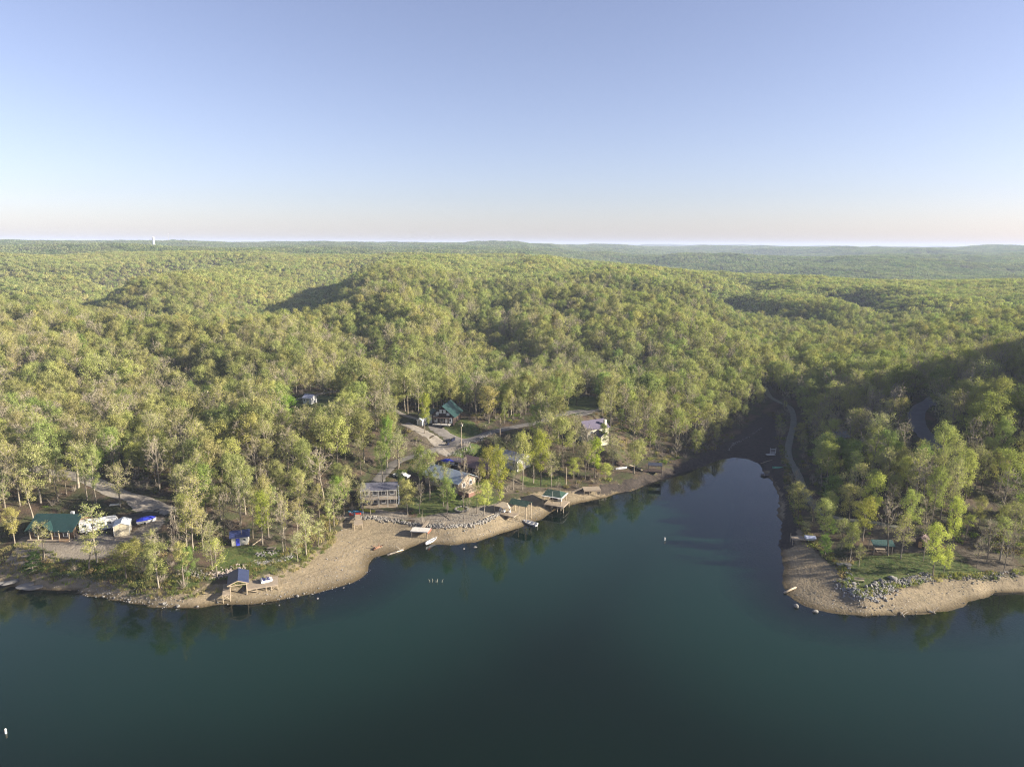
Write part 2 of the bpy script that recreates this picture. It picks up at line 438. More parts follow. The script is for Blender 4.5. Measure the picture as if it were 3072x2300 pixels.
m = bpy.data.materials.new('ground'); t = NT(m)
pos = t.n('ShaderNodeNewGeometry').outputs['Position']
pz = t.n('ShaderNodeSeparateXYZ', {0: pos}).outputs[2]
n1 = t.noise(pos, .09, 4); n2 = t.noise(pos, .9, 4); n3 = t.noise(pos, 3.5, 3)
litter = t.mix(t.ramp(n2, .35, .65), (.075, .055, .038), (.032, .027, .020))
litter = t.mix(t.ramp(n1, .46, .62), litter, (.098, .068, .046))
litter = t.mix(t.math('MULTIPLY', t.ramp(n3, .6, .7), .5), litter, (.19, .165, .13))
litter = t.mix(t.math('MULTIPLY', t.ramp(t.noise(pos, .22, 3), .43, .6), .7), litter, (.045, .058, .02))
grass = t.mix(t.ramp(n2, .35, .7), (.045, .075, .018), (.10, .10, .035))
grass = t.mix(t.ramp(n3, .52, .66), grass, (.035, .05, .014))
gravel = t.mix(t.ramp(n3, .35, .65), (.235, .205, .165), (.135, .118, .095))
gravel = t.mix(t.math('MULTIPLY', t.ramp(n2, .5, .7), .5), gravel, (.12, .10, .075))
dirt = t.mix(t.ramp(n2, .3, .7), (.12, .10, .07), (.06, .05, .036))
vor = t.n('ShaderNodeTexVoronoi', {'Vector': pos, 'Scale': 1.7}).outputs['Distance']
sand = t.mix(t.ramp(n2, .3, .7), (.275, .222, .142), (.18, .146, .095))
sand = t.mix(t.math('MULTIPLY', t.ramp(n1, .42, .6), .55), sand, (.17, .14, .095))
sand = t.mix(t.math('MULTIPLY', t.ramp(n3, .57, .68), .38), sand, (.085, .068, .045))
wv = t.n('ShaderNodeTexNoise', {'Vector': t.n('ShaderNodeMapping', {0: pos, 3: (.25, 1.6, 1)}).outputs[0], 'Scale': 1.0, 'Detail': 4}).outputs[0]
sand = t.mix(t.math('MULTIPLY', t.ramp(wv, .55, .72), .45), sand, (.105, .085, .058))
peb = t.math('MULTIPLY', t.math('LESS_THAN', t.n('ShaderNodeTexVoronoi', {'Vector': pos, 'Scale': 1.1}).outputs['Distance'], .16), t.ramp(n1, .45, .6))
sand = t.mix(peb, sand, (.33, .30, .25))
ter = t.n('ShaderNodeTexNoise', {'Vector': t.n('ShaderNodeCombineXYZ', {0: t.math('MULTIPLY', pz, 9.0), 1: t.math('MULTIPLY', n1, 2.0)}).outputs[0], 'Scale': 1.0, 'Detail': 3}).outputs[0]
sand = t.mix(t.math('MULTIPLY', t.ramp(ter, .5, .62), .42), sand, (.12, .095, .062))
sand = t.mix(t.math('MULTIPLY', t.ramp(t.noise(pos, .28, 4, .7), .52, .66), .5), sand, (.13, .11, .07))
sand = t.mix(t.n('ShaderNodeMapRange', {0: t.math('ADD', pz, t.math('MULTIPLY', n2, .25)), 1: .75, 2: .2}).outputs[0], sand, (.085, .065, .035))
sand = t.mix(t.n('ShaderNodeMapRange', {0: pz, 1: -.1, 2: -1.6}).outputs[0], sand, (.06, .07, .05))
edge = lambda a: t.ramp(t.math('ADD', t.attr(a).outputs['Fac'], t.math('MULTIPLY', t.math('SUBTRACT', n2, .5), .9)), .38, .6)
col = litter
mud = t.mix(t.ramp(n2, .3, .7), (.062, .050, .040), (.028, .024, .021))
sand = t.mix(edge('mud'), sand, mud)
for a_, c_ in (('dirt', dirt), ('grass', grass), ('gravel', gravel), ('sand', sand)):
    col = t.mix(edge(a_), col, c_)
far = t.n('ShaderNodeMapRange', {0: t.n('ShaderNodeSeparateXYZ', {0: pos}).outputs[1], 1: 3500, 2: 5200}).outputs[0]
wood = t.mix(t.ramp(t.noise(pos, .02, 5, .8), .35, .65), (.035, .055, .02), (.11, .12, .045))
col = t.mix(far, col, wood)
bs = t.n('ShaderNodeBsdfPrincipled', {'Base Color': col, 'Roughness': .95, 'Specular IOR Level': .15})
hgt = t.math('ADD', t.math('MULTIPLY', n2, .35), t.math('ADD', t.math('MULTIPLY', n3, .16), t.math('MULTIPLY', vor, -.12)))
bp = t.n('ShaderNodeBump', {'Height': hgt, 'Distance': .55, 'Strength': .8}); t.t.links.new(bp.outputs[0], bs.inputs['Normal'])
t.out(bs.outputs[0]); me.materials.append(m)

RM = {'paved': mat('road_paved', (.13, .13, .135), .9, (.10, .10, .105), .6, .02), 'track': mat('road_track', (.17, .165, .125), .95, (.11, .115, .08), 1.0, .03), 'gravel': mat('road_gravel', (.27, .24, .20), .95, (.18, .16, .13), 1.2, .05), 'asphalt': mat('road_asphalt', (.035, .034, .036), .9, (.024, .024, .025), .8, .02),  # asphalt tone darkened further, the driveway's shade put into its colour
      'lane': mat('road_lane', (.17, .155, .14), .92, (.11, .10, .09), .6, .03)}
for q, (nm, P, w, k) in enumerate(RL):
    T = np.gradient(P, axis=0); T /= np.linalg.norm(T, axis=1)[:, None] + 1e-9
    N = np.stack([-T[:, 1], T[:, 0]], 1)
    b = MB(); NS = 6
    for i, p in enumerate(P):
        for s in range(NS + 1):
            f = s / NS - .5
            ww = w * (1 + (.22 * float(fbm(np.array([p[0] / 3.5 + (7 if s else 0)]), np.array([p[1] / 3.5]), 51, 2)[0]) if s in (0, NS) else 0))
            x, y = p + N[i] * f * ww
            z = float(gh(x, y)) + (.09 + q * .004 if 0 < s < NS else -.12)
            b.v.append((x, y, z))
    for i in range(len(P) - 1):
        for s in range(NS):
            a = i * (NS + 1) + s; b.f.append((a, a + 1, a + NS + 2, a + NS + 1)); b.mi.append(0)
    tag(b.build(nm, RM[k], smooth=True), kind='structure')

# ------------------------------------------------------------------ water
wx = axis(-900, -150, 200, 900, 3, 1.15); wy = axis(-700, 60, 260, 330, 3, 1.15)
WX, WY = np.meshgrid(wx, wy)
dep = np.clip(-gh(WX, WY), 0, 40)
me = bpy.data.meshes.new('water'); nx2, ny2 = len(wx), len(wy)
idx = np.arange(nx2 * ny2).reshape(ny2, nx2)
q = np.stack([idx[:-1, :-1], idx[:-1, 1:], idx[1:, 1:], idx[1:, :-1]], -1).reshape(-1, 4)
me.from_pydata(np.stack([WX.ravel(), WY.ravel(), np.zeros(WX.size)], 1).tolist(), [], q.tolist())
aa = me.attributes.new('depth', 'FLOAT', 'POINT'); aa.data.foreach_set('value', dep.ravel().astype(np.float32))
water = bpy.data.objects.new('water', me); COL.objects.link(water); tag(water, kind='structure')
m = bpy.data.materials.new('lake_water'); t = NT(m)
pos = t.n('ShaderNodeNewGeometry').outputs['Position']
body = t.mix(t.ramp(t.noise(pos, .012, 2), .3, .7), (.0034, .0175, .0098), (.0046, .0200, .0118))
body = t.mix(t.n('ShaderNodeMapRange', {0: t.attr('depth').outputs['Fac'], 1: 2.0, 2: 17}, interpolation_type='SMOOTHSTEP').outputs[0], body, (.0006, .0056, .0010))
df = t.n('ShaderNodeBsdfDiffuse', {0: body}).outputs[0]
tr = t.n('ShaderNodeBsdfTransparent', {0: (.62, .72, .66, 1)}).outputs[0]
op = t.n('ShaderNodeMapRange', {0: t.attr('depth').outputs['Fac'], 1: 0, 2: 2.6, 3: .06, 4: 1}).outputs[0]
inner = t.n('ShaderNodeMixShader', {0: op, 1: tr, 2: df}).outputs[0]
bpn = t.n('ShaderNodeBump', {'Height': t.noise(t.n('ShaderNodeMapping', {0: pos, 3: (1, 1.7, 1)}).outputs[0], .8, 3), 'Distance': .007, 'Strength': 1.0}).outputs[0]
gl = t.n('ShaderNodeBsdfGlossy', {0: (1, 1, 1, 1), 'Roughness': .03, 'Normal': bpn}).outputs[0]
fr = t.n('ShaderNodeFresnel', {'IOR': 1.333, 'Normal': bpn}).outputs[0]
t.out(t.n('ShaderNodeMixShader', {0: fr, 1: inner, 2: gl}).outputs[0]); me.materials.append(m)

# ------------------------------------------------------------------ sun, sky, air
SUN_EL, SUN_AZ = rad(20), rad(97)      # azimuth clockwise from +Y
sl = bpy.data.lights.new('sun', 'SUN'); sl.energy = 5.0; sl.angle = rad(.5); sl.color = (1, .90, .75)
so = bpy.data.objects.new('sun', sl); COL.objects.link(so)
sd = Vector((sin(SUN_AZ) * cos(SUN_EL), cos(SUN_AZ) * cos(SUN_EL), sin(SUN_EL)))
so.rotation_euler = sd.to_track_quat('Z', 'Y').to_euler(); so.location = (300, 0, 300)
w = bpy.data.worlds.new('World'); sc.world = w; w.use_nodes = True
wt = w.node_tree; bg = wt.nodes['Background']
sk = wt.nodes.new('ShaderNodeTexSky'); sk.sky_type = 'NISHITA'; sk.sun_disc = False
sk.sun_elevation = SUN_EL; sk.sun_rotation = SUN_AZ; sk.altitude = 300; sk.air_density = 1.0; sk.dust_density = .8; sk.ozone_density = 3.0
hs = wt.nodes.new('ShaderNodeHueSaturation'); hs.inputs['Saturation'].default_value = .79
mx = wt.nodes.new('ShaderNodeMix'); mx.data_type = 'RGBA'; mx.blend_type = 'MULTIPLY'; mx.inputs[0].default_value = 1; mx.inputs[7].default_value = (1.055, .95, 1.06, 1)
wt.links.new(sk.outputs[0], hs.inputs['Color']); wt.links.new(hs.outputs[0], mx.inputs[6]); wt.links.new(mx.outputs[2], bg.inputs[0]); bg.inputs[1].default_value = .053
sc.view_settings.view_transform = 'Standard'; sc.view_settings.look = 'None'; sc.view_settings.exposure = 1.76; sc.view_settings.gamma = 1
sc.cycles.max_bounces = 5; sc.cycles.diffuse_bounces = 3; sc.cycles.glossy_bounces = 2; sc.cycles.transmission_bounces = 2; sc.cycles.transparent_max_bounces = 8; sc.cycles.volume_bounces = 0
sc.cycles.use_denoising = True; sc.cycles.denoiser = 'OPENIMAGEDENOISE'; sc.cycles.denoising_input_passes = 'RGB_ALBEDO_NORMAL'; sc.cycles.denoising_prefilter = 'NONE'; sc.cycles.filter_width = 1.15; sc.cycles.use_adaptive_sampling = True; sc.cycles.adaptive_threshold = .01
HAZE = .00011
if HAZE:
    zt_ = float(ZZ.max()) + 26; zb_ = float(ZZ.min()) - 1.5
    hb = MB().box((200, 6700, (zt_ + zb_) / 2), (20400, 15800, zt_ - zb_)).build('haze', [])
    # haze volume: from below the lake bed to just above the camera
    m = bpy.data.materials.new('haze'); m.use_nodes = True; nt = m.node_tree; nt.nodes.clear()
    o_ = nt.nodes.new('ShaderNodeOutputMaterial'); pv = nt.nodes.new('ShaderNodeVolumePrincipled')
    pv.inputs['Color'].default_value = (.58, .68, .90, 1); pv.inputs['Density'].default_value = HAZE; pv.inputs['Anisotropy'].default_value = 0
    nt.links.new(pv.outputs[0], o_.inputs['Volume']); hb.data.materials.append(m); tag(hb, kind='stuff')
# ------------------------------------------------------------------ tree shapes
def tubes(P, R_, n, V, Fc):
    """tapered limb through points P (k,3) with radii R_"""
    k = len(P); base = len(V)
    d = np.gradient(P, axis=0); d /= np.linalg.norm(d, axis=1)[:, None] + 1e-9
    a = np.cross(d, [.31, .17, .93]); a /= np.linalg.norm(a, axis=1)[:, None] + 1e-9
    b = np.cross(d, a)
    for i in range(k):
        for j in range(n):
            t_ = 2 * pi * j / n
            V.append(P[i] + (a[i] * cos(t_) + b[i] * sin(t_)) * R_[i])
    for i in range(k - 1):
        for j in range(n):
            Fc.append((base + i * n + j, base + i * n + (j + 1) % n, base + (i + 1) * n + (j + 1) % n, base + (i + 1) * n + j))

def leaves(C, S, size, r, mid=(0, 0, .4)):
    """n small leaf-clump faces scattered about cluster centres C with spreads S"""
    n = len(C)
    p = C + r.normal(size=(n, 3)) * S[:, None] * np.array([1, 1, .75])
    out = (p - np.array(mid)) * np.array([1, 1, 1.3]); out /= np.linalg.norm(out, axis=1)[:, None] + 1e-9
    lo = p - C; lo /= np.linalg.norm(lo, axis=1)[:, None] + 1e-9
    nn = r.normal(size=(n, 3)) * .5 + out * .75 + lo * .6 + np.array([0, 0, .25]); nn /= np.linalg.norm(nn, axis=1)[:, None]
    a = np.cross(nn, r.normal(size=(n, 3))); a /= np.linalg.norm(a, axis=1)[:, None]
    b = np.cross(nn, a)
    s = size * r.uniform(.6, 1.35, (n, 1))
    a = a * s; b = b * s * r.uniform(.5, .9, (n, 1))
    v = np.stack([p - a, p - b * .9, p + a, p + b], 1).reshape(-1, 3)
    return v, np.arange(4 * n).reshape(n, 4)

def make_mesh(name, V, Fc, mi, mats, shade):
    me = bpy.data.meshes.new(name); me.from_pydata(np.asarray(V).tolist(), [], [tuple(f) for f in Fc])
    for x in mats: me.materials.append(x)
    me.polygons.foreach_set('material_index', np.asarray(mi, np.int32))
    q = me.attributes.new('shade', 'FLOAT', 'FACE'); q.data.foreach_set('value', np.asarray(shade, np.float32))
    return me

def grow(seed, H, R, cb=.35, nl=11, nleaf=1500, lsize=.26, spread=.85, twigs=5, fine=0, rise=.9, lean=0, tr=.013, pine=False, forks=1):
    """returns (trunk verts, faces), (crown verts, faces, material index, shade)"""
    r = np.random.default_rng(seed)
    TV, TF = [], []; CV, CF = [], []
    k = 7
    z = np.linspace(0, 1, k)
    bend = np.cumsum(r.normal(size=(k, 2)) * .018 * H, 0) * z[:, None]
    P = np.stack([bend[:, 0] + lean * H * z ** 1.3, bend[:, 1], z * H * .93], 1); P[0, 2] = -.6
    r0 = tr * H + .05
    tubes(P, r0 * (1 - .84 * z) + .015, 6, TV, TF)
    cen, spr = [], []
    def pt(t):
        x = t * (k - 1); i = min(int(x), k - 2); return P[i] * (1 - (x - i)) + P[i + 1] * (x - i)
    for i in range(nl):
        t = cb + (1 - cb) * ((i + .3) / nl) ** .9
        tc = (t - cb) / (1 - cb)
        L = R * (1.05 * (math.sin(pi * min(1, .18 + .72 * tc)) ** .8) if not pine else (1.08 - tc)) * r.uniform(.75, 1.2)
        a = i * 2.399 + r.uniform(-.5, .5)
        el = (rise * (.45 + .75 * tc) + r.uniform(-.12, .12)) if not pine else -.1
        h = np.array([cos(a), sin(a), 0]); s0 = pt(min(t, .98))
        u = np.linspace(0, 1, 4)
        Q = s0 + np.outer(u * L * cos(el), h) + np.outer(u * L * math.sin(el) + (u ** 2) * L * (.22 if not pine else .1), [0, 0, 1]) + r.normal(size=(4, 3)) * .06 * L * u[:, None]
        rr = (r0 * (1 - .84 * t)) * .62
        tubes(Q, rr * (1 - .8 * u) + .012, 4, TV if i < nl * .6 and not pine else CV, TF if i < nl * .6 and not pine else CF)
        for j in range(twigs):
            v_ = .35 + .65 * (j + r.uniform(.2, .8)) / twigs; x = v_ * 3; m_ = min(int(x), 2); q = Q[m_] * (1 - (x - m_)) + Q[m_ + 1] * (x - m_)
            dr = r.normal(size=3) + h * .8 + np.array([0, 0, .7]); dr /= np.linalg.norm(dr)
            l = L * r.uniform(.28, .5)
            e = q + dr * l
            tubes(np.array([q, (q + e) / 2 + r.normal(size=3) * .08 * l, e]), [.035, .024, .01], 3, CV, CF)
            cen.append(e); spr.append(spread * r.uniform(.7, 1.2))
            if not pine: cen.append((q + e) / 2); spr.append(spread * .7)
            for g in range(fine):
                f = r.uniform(.2, 1); s = q * (1 - f) + e * f
                d2 = dr + r.normal(size=3) * .8; d2 /= np.linalg.norm(d2); e2 = s + d2 * l * r.uniform(.35, .8)
                b_ = len(CV); w_ = np.cross(d2, r.normal(size=3)); w_ /= np.linalg.norm(w_); w_ *= .026
                CV += [s - w_, s + w_, e2 + w_ * .5, e2 - w_ * .5]; CF.append((b_, b_ + 1, b_ + 2, b_ + 3))
        cen.append(Q[-1]); spr.append(spread)
    cen.append(P[-1]); spr.append(spread)
    nb = len(CF)
    cen = np.array(cen); spr = np.array(spr)
    if nleaf:
        wgt = r.uniform(.3, 1.6, len(cen)); wgt /= wgt.sum()
        pick = r.choice(len(cen), nleaf, p=wgt)
        lv, lf = leaves(cen[pick], spr[pick] * .58, lsize, r, (0, 0, H * (cb + .3 * (1 - cb))))
        clus = r.uniform(0, 1, len(cen))[pick] * .5
        CF = CF + (lf + len(CV)).tolist(); CV = np.concatenate([np.array(CV).reshape(-1, 3), lv])
    mi = [0] * nb + [1] * nleaf
    shade = np.concatenate([r.uniform(0, 1, nb), (clus + r.uniform(0, .5, nleaf)) if nleaf else []])
    return (TV, TF), (CV, CF, mi, shade)

def leaf_mat(name, transl=.35):
    m = bpy.data.materials.new(name); t = NT(m)
    tint = t.attr('tint', 'INSTANCER').outputs['Color']
    sh = t.attr('shade').outputs['Fac']
    c = t.mix(1.0, tint, t.mix(sh, (.95, .95, .9), (1.5, 1.48, 1.42)), 'MULTIPLY')
    a = t.n('ShaderNodeBsdfDiffuse', {0: c}).outputs[0]
    b = t.n('ShaderNodeBsdfTranslucent', {0: t.mix(1.0, c, (.95, 1.1, .55), 'MULTIPLY')}).outputs[0]
    t.out(t.n('ShaderNodeMixShader', {0: transl, 1: a, 2: b}).outputs[0]); return m
LEAF = leaf_mat('spring_leaves', .42)
BARK = bpy.data.materials.new('bark'); t = NT(BARK)
oc = t.n('ShaderNodeTexCoord').outputs['Object']
rn = t.n('ShaderNodeObjectInfo').outputs['Random']
bc = t.mix(t.ramp(t.noise(t.n('ShaderNodeMapping', {0: oc, 3: (1, 1, .35)}).outputs[0], 2.5, 3), .35, .65), (.30, .265, .21), (.14, .118, .09))
bc = t.mix(t.math('MULTIPLY', t.math('GREATER_THAN', rn, .55), .55), bc, (.085, .07, .055))
t.out(t.n('ShaderNodeBsdfDiffuse', {0: bc}).outputs[0])
TWIG = bpy.data.materials.new('twig_bark'); t = NT(TWIG)
tw = t.mix(t.attr('shade').outputs['Fac'], (.20, .165, .125), (.36, .315, .25))
t.out(t.n('ShaderNodeBsdfDiffuse', {0: tw}).outputs[0])

# kind -> list of shapes; every shape is 14 m tall with a crown about 6.5 m wide
KIND = {
 'leafy':  [grow(s, 14, 3.7, .30, 15, 6200, .135, .95, 6) for s in (1, 2, 3)],
 'budding':[grow(s, 14, 3.6, .30, 14, 2700, .115, .95, 6, 5) for s in (4, 5, 6)],
 'bare':   [grow(s, 14, 3.4, .30, 13, 420, .10, .9, 6, 9) for s in (7, 8)],
 'slender':[grow(s, 14, 2.1, .50, 11, 2600, .12, .75, 5, 2) for s in (9, 10)],
 'dense':  [grow(s, 14, 4.2, .16, 16, 9000, .145, 1.0, 6) for s in (12,)],
 'cedar':  [grow(s, 14, 2.8, .04, 28, 6500, .12, .5, 4, 0, pine=True) for s in (14,)],
 'spare':  [grow(s, 14, 2.5, .42, 12, 1700, .12, .85, 5, 6, .7, .06) for s in (16, 17)],
}
SHAPES = [(k, s) for k in KIND for s in KIND[k]]
KIDX = {k: [i for i, (kk, _) in enumerate(SHAPES) if kk == k] for k in KIND}
TM = {}
def tree_mesh(i):
    if i not in TM:
        k, (T_, C_) = SHAPES[i]
        TM[i] = (make_mesh('trunk', T_[0], T_[1], [0] * len(T_[1]), [BARK], np.zeros(len(T_[1]))), make_mesh('crown', C_[0], C_[1], C_[2], [TWIG, LEAF], C_[3]))
        TM[i][0].shade_smooth()
    return TM[i]
PAL = {'leafy': [(0.273, 0.291, 0.106), (0.290, 0.297, 0.113), (0.238, 0.267, 0.095), (0.301, 0.300, 0.121), (0.221, 0.254, 0.092), (0.260, 0.265, 0.108), (0.283, 0.271, 0.113)],
       'budding': [(0.319, 0.319, 0.136), (0.336, 0.327, 0.147), (0.302, 0.307, 0.127), (0.323, 0.307, 0.142)],
       'bare': [(0.318, 0.298, 0.148), (0.300, 0.283, 0.140)],
       'slender': [(0.290, 0.297, 0.110), (0.313, 0.311, 0.126), (0.261, 0.281, 0.098)],
       'dense': [(0.211, 0.261, 0.086), (0.188, 0.243, 0.075), (0.233, 0.267, 0.095)],
       'cedar': [(.028, .055, .018), (.035, .06, .02)],
       'spare': [(0.313, 0.310, 0.122), (0.296, 0.303, 0.114), (0.272, 0.281, 0.102)]}
def jit(c, r, a=.14):
    k = 1 + r.uniform(-a * 1.4, a * 1.1); return [max(.005, c[0] * k * (1 + r.uniform(-.07, .07))), c[1] * k, max(.005, c[2] * k * (1 + r.uniform(-.15, .15)))]

# landmarks for placing a tree in words are filled in as things are built
LAND = []                              # (phrase, x, y)
WORDS = {'leafy': ('leafy yellow-green tree', 'deciduous tree'), 'budding': ('budding pale tree', 'deciduous tree'), 'bare': ('bare grey tree', 'bare tree'),
         'slender': ('slender high-crowned tree', 'deciduous tree'), 'dense': ('dense vivid green tree', 'green tree'), 'cedar': ('dark green cedar', 'cedar'), 'spare': ('sparse thin-leaved tree', 'deciduous tree')}
NAMES = {'leafy': 'leafy_tree', 'budding': 'budding_tree', 'bare': 'bare_tree', 'slender': 'slender_tree', 'dense': 'green_tree', 'cedar': 'cedar_tree', 'spare': 'sparse_tree'}
TREES = []                             # (x, y, kind, shape, height, width, rot, tint)
def hand(u, v, top, kind, wid, tint=None):
    x, y, z = at(u, v)
    _, _, dd = proj(x, y, z)
    # height from the photo: step up the trunk until it projects onto the crown's top
    h = 3.0
    while h < 30 and proj(x, y, z + h)[1] > top: h += .15
    r = np.random.default_rng(int(u * 7 + v))
    TREES.append((x, y, kind, int(r.choice(KIDX[kind])), h, max(2.5, wid / F * dd), r.uniform(0, 6.28), tint or jit(PAL[kind][int(r.integers(len(PAL[kind])))], r)))
YL = [.36, .38, .11]; VG_ = [.20, .275, .06]; WIL = [.37, .39, .17]
for a in [(60,1519,1345,'budding',76),(101,1562,1432,'spare',60),(30,1470,1330,'budding',70),(362,1522,1396,'budding',86),(480,1472,1310,'bare',70),(290,1512,1345,'leafy',60),(262,1500,1330,'budding',80),
 (293,1693,1515,'spare',85),(451,1707,1591,'spare',62),(380,1738,1635,'leafy',92,[.2,.2,.06]),(533,1722,1526,'bare',45),(580,1653,1500,'budding',92),(560,1640,1490,'leafy',70),
 (652,1734,1620,'budding',84,YL),(98,1722,1652,'cedar',66),(676,1627,1483,'bare',60),(134,1680,1562,'spare',58),(268,1714,1600,'spare',80),(471,1725,1606,'bare',72),(610,1648,1530,'budding',60),
 (788,1633,1483,'leafy',66,[.24,.27,.05]),(727,1635,1470,'bare',34),(759,1617,1470,'spare',44),(857,1653,1480,'spare',40),(850,1660,1500,'bare',50),(919,1664,1540,'budding',78,WIL),(955,1640,1560,'spare',50,WIL),
 (991,1598,1508,'slender',32,WIL),(1018,1528,1435,'dense',62,VG_),(1040,1500,1400,'leafy',60),(1089,1551,1450,'budding',50),(1112,1549,1470,'bare',40),(1223,1545,1446,'leafy',66),(1162,1403,1262,'dense',46,[.19,.27,.06]),(1148,1450,1330,'leafy',60),
 (1198,1403,1305,'slender',46),(1274,1302,1186,'leafy',50,[.24,.26,.05]),(852,1252,1192,'dense',84,[.17,.28,.04]),(1498,1523,1353,'leafy',66,[.25,.25,.05]),(1465,1500,1350,'leafy',60,[.25,.235,.06]),(1453,1549,1451,'leafy',56,YL),
 (1341,1549,1438,'leafy',50,[.19,.24,.07]),(1392,1563,1372,'bare',42),(1406,1556,1500,'bare',20),(1430,1540,1450,'spare',36),(1500,1530,1470,'slender',30,YL),(1567,1469,1306,'leafy',60),(1540,1470,1320,'budding',56),(1622,1458,1306,'leafy',66,[.27,.28,.05]),
 (1600,1450,1330,'slender',44),(1721,1440,1375,'leafy',48,YL),(1785,1433,1322,'leafy',60,[.25,.3,.04]),(1755,1440,1330,'budding',56),(1815,1440,1393,'leafy',46,YL),(1466,1270,1165,'leafy',80,[.30,.26,.11]),(1482,1335,1298,'bare',44),(1520,1345,1305,'bare',34),
 (1290,1480,1360,'leafy',66),(1260,1470,1345,'leafy',60,[.2,.23,.07]),(1330,1520,1395,'budding',60),(1205,1470,1410,'leafy',44,[.21,.26,.07]),(1400,1500,1420,'bare',40),(1435,1470,1400,'bare',30),
 (2475,1670,1612,'dense',48,[.2,.28,.07]),(2485,1612,1555,'dense',50,[.19,.26,.07]),(2550,1681,1572,'leafy',50),(2576,1699,1634,'budding',36),(2663,1668,1500,'bare',88),(2702,1677,1547,'budding',72,[.32,.31,.12]),
 (2798,1730,1580,'leafy',76,YL),(2830,1722,1650,'leafy',50,YL),(2769,1685,1560,'bare',44),(2587,1625,1500,'leafy',70,[.28,.27,.07]),(2855,1660,1500,'leafy',60,YL),(3039,1681,1570,'bare',50),(2930,1702,1610,'bare',50),(2960,1690,1560,'bare',60),
 (2620,1560,1430,'leafy',70,YL),(2490,1530,1434,'dense',70,[.2,.26,.08]),(2420,1600,1572,'budding',44),(2725,1600,1480,'leafy',70),(2820,1560,1440,'budding',80),(3010,1720,1590,'bare',60),(2895,1620,1540,'slender',40,YL),(2480,1590,1480,'leafy',60)]:
    hand(*a)
NHAND = len(TREES)
# what the photo shows in the open: (u0, v0, u1, v1, metres to it)
KV = [(112,1548,248,1605,190),(245,1552,425,1605,185),(418,1550,460,1578,185),(694,1582,755,1635,172),(1306,1225,1370,1275,262),(1256,1255,1278,1280,255),(1280,1405,1385,1445,222),(1405,1372,1470,1425,232),
 (1328,1380,1362,1404,238),(1120,1474,1150,1500,214),(1195,1424,1212,1438,232),(1765,1262,1790,1275,250),(1525,1355,1550,1375,232),(918,1188,942,1212,320),(1940,1392,1985,1420,250),
 (2392,1604,2430,1630,170),(2304,1345,2330,1372,258),(2305,1190,2345,1215,330),(1212,1240,1235,1262,262),(1225,1275,1480,1340,242),(1240,1345,1340,1385,232),(300,1432,500,1540,190),(880,1188,1000,1206,300),
 (2748,1200,2795,1320,330),(2358,1330,2378,1400,236),(2400,1430,2440,1490,190),(2490,1540,2560,1575,172),(100,1605,330,1660,178),(2300,1165,2345,1230,340),(660,1650,880,1710,160),(2540,1705,2800,1760,150),
 (1590,1450,1660,1470,190)]
def open_view(x, y, z, h, w, slack=.35):
    u, v1, dd = proj(x, y, z + h); _, v0, _ = proj(x, y, z + h * .35)
    hw = w / 2 * F / dd * .8
    bad = np.zeros(np.shape(x), bool)
    for a in KV: bad |= (u + hw > a[0]) & (u - hw < a[2]) & (v0 > a[1]) & (v1 < a[3]) & (dd < a[4])
    return ~bad
AVOID = []                             # (x, y, radius) buildings, filled by at()
for u, v, r_ in ((190,1590,11),(300,1585,7),(370,1590,5),(440,1565,6),(724,1615,5),(1335,1262,11),(1440,1420,9),(1350,1435,12),(1140,1500,11),(1775,1310,12),(2640,1645,5),(930,1206,5),(1525,1380,11),(1265,1268,4),(1345,1392,6),(1960,1412,6),(1370,1395,5)):
    p = at(u, v); AVOID.append((p[0], p[1] + 2, r_))
clear_polys = GRASS + GRAVEL
def allowed(x, y):
    ok = ~((np.abs(x) < 900) & (y < 900)) | ~inside(x, y, VP)
    ok &= gh(x, y) > 2.2
    near = (np.abs(x) < 250) & (y < 480)
    for nm, P, w_, k in RL:
        i = np.where(near & ok)[0]
        if len(i):
            ok[i[seg_dist(x[i], y[i], P[::4], False) < w_ * .5 + 1.6]] = False
    for q, p in enumerate(clear_polys):
        soft = (RNG.uniform(0, 1, len(x)) < (.55 if q in (4, 9) else .12 if q in (2, 7) else 0)); ok &= ~inside(x, y, p) | soft
    for a in AVOID: ok &= np.hypot(x - a[0], y - a[1]) > a[2]
    return ok
def cells(x0, x1, y0, y1, s, r):
    X, Y = np.meshgrid(np.arange(x0, x1, s), np.arange(y0, y1, s * .9))
    X = X + (np.arange(X.shape[0]) % 2)[:, None] * s * .5
    return X.ravel() + r.uniform(-.42, .42, X.size) * s, Y.ravel() + r.uniform(-.42, .42, X.size) * s
def kindmap(x, y, r):
    """what grows where: paler, barer woods at the front left, greener up the slopes"""
    n_ = fbm(x / 60, y / 60, 71, 3); g_ = fbm(x / 35, y / 35, 77, 2); u = r.uniform(0, 1, len(x)); D = np.hypot(x, y)
    pale = np.clip(.56 - (D - 200) / 1100 + n_ * .45, .16, .72)
    k = np.where(u < pale * .42, 2, np.where(u < pale, 1, 0))
    k = np.where((k == 0) & (r.uniform(0, 1, len(x)) < .12), 3, k)
    k = np.where((k < 2) & (r.uniform(0, 1, len(x)) < .035 + .09 * (g_ > .25)), 4, k)
    return k
KN = ['leafy', 'budding', 'bare', 'slender', 'dense', 'cedar', 'spare']
x, y = cells(-420, 420, 118, 760, 4.9, RNG)
D = np.hypot(x, y)
z = gh(x, y); u_, v_, dd = proj(x, y, z + 12)
keep = (D < 700) & allowed(x, y) & (((u_ > -260) & (u_ < 3330)) | ((x > 100) & (D < 430)))
keep &= RNG.uniform(0, 1, len(x)) < np.where(D < 420, .93, .86)
x, y, z, D = x[keep], y[keep], z[keep], D[keep]
kk = kindmap(x, y, RNG); h = RNG.uniform(7.5, 16.5, len(x)) * (1 + .12 * fbm(x / 30, y / 30, 83, 2)) * np.where(kk == 4, .85, 1)
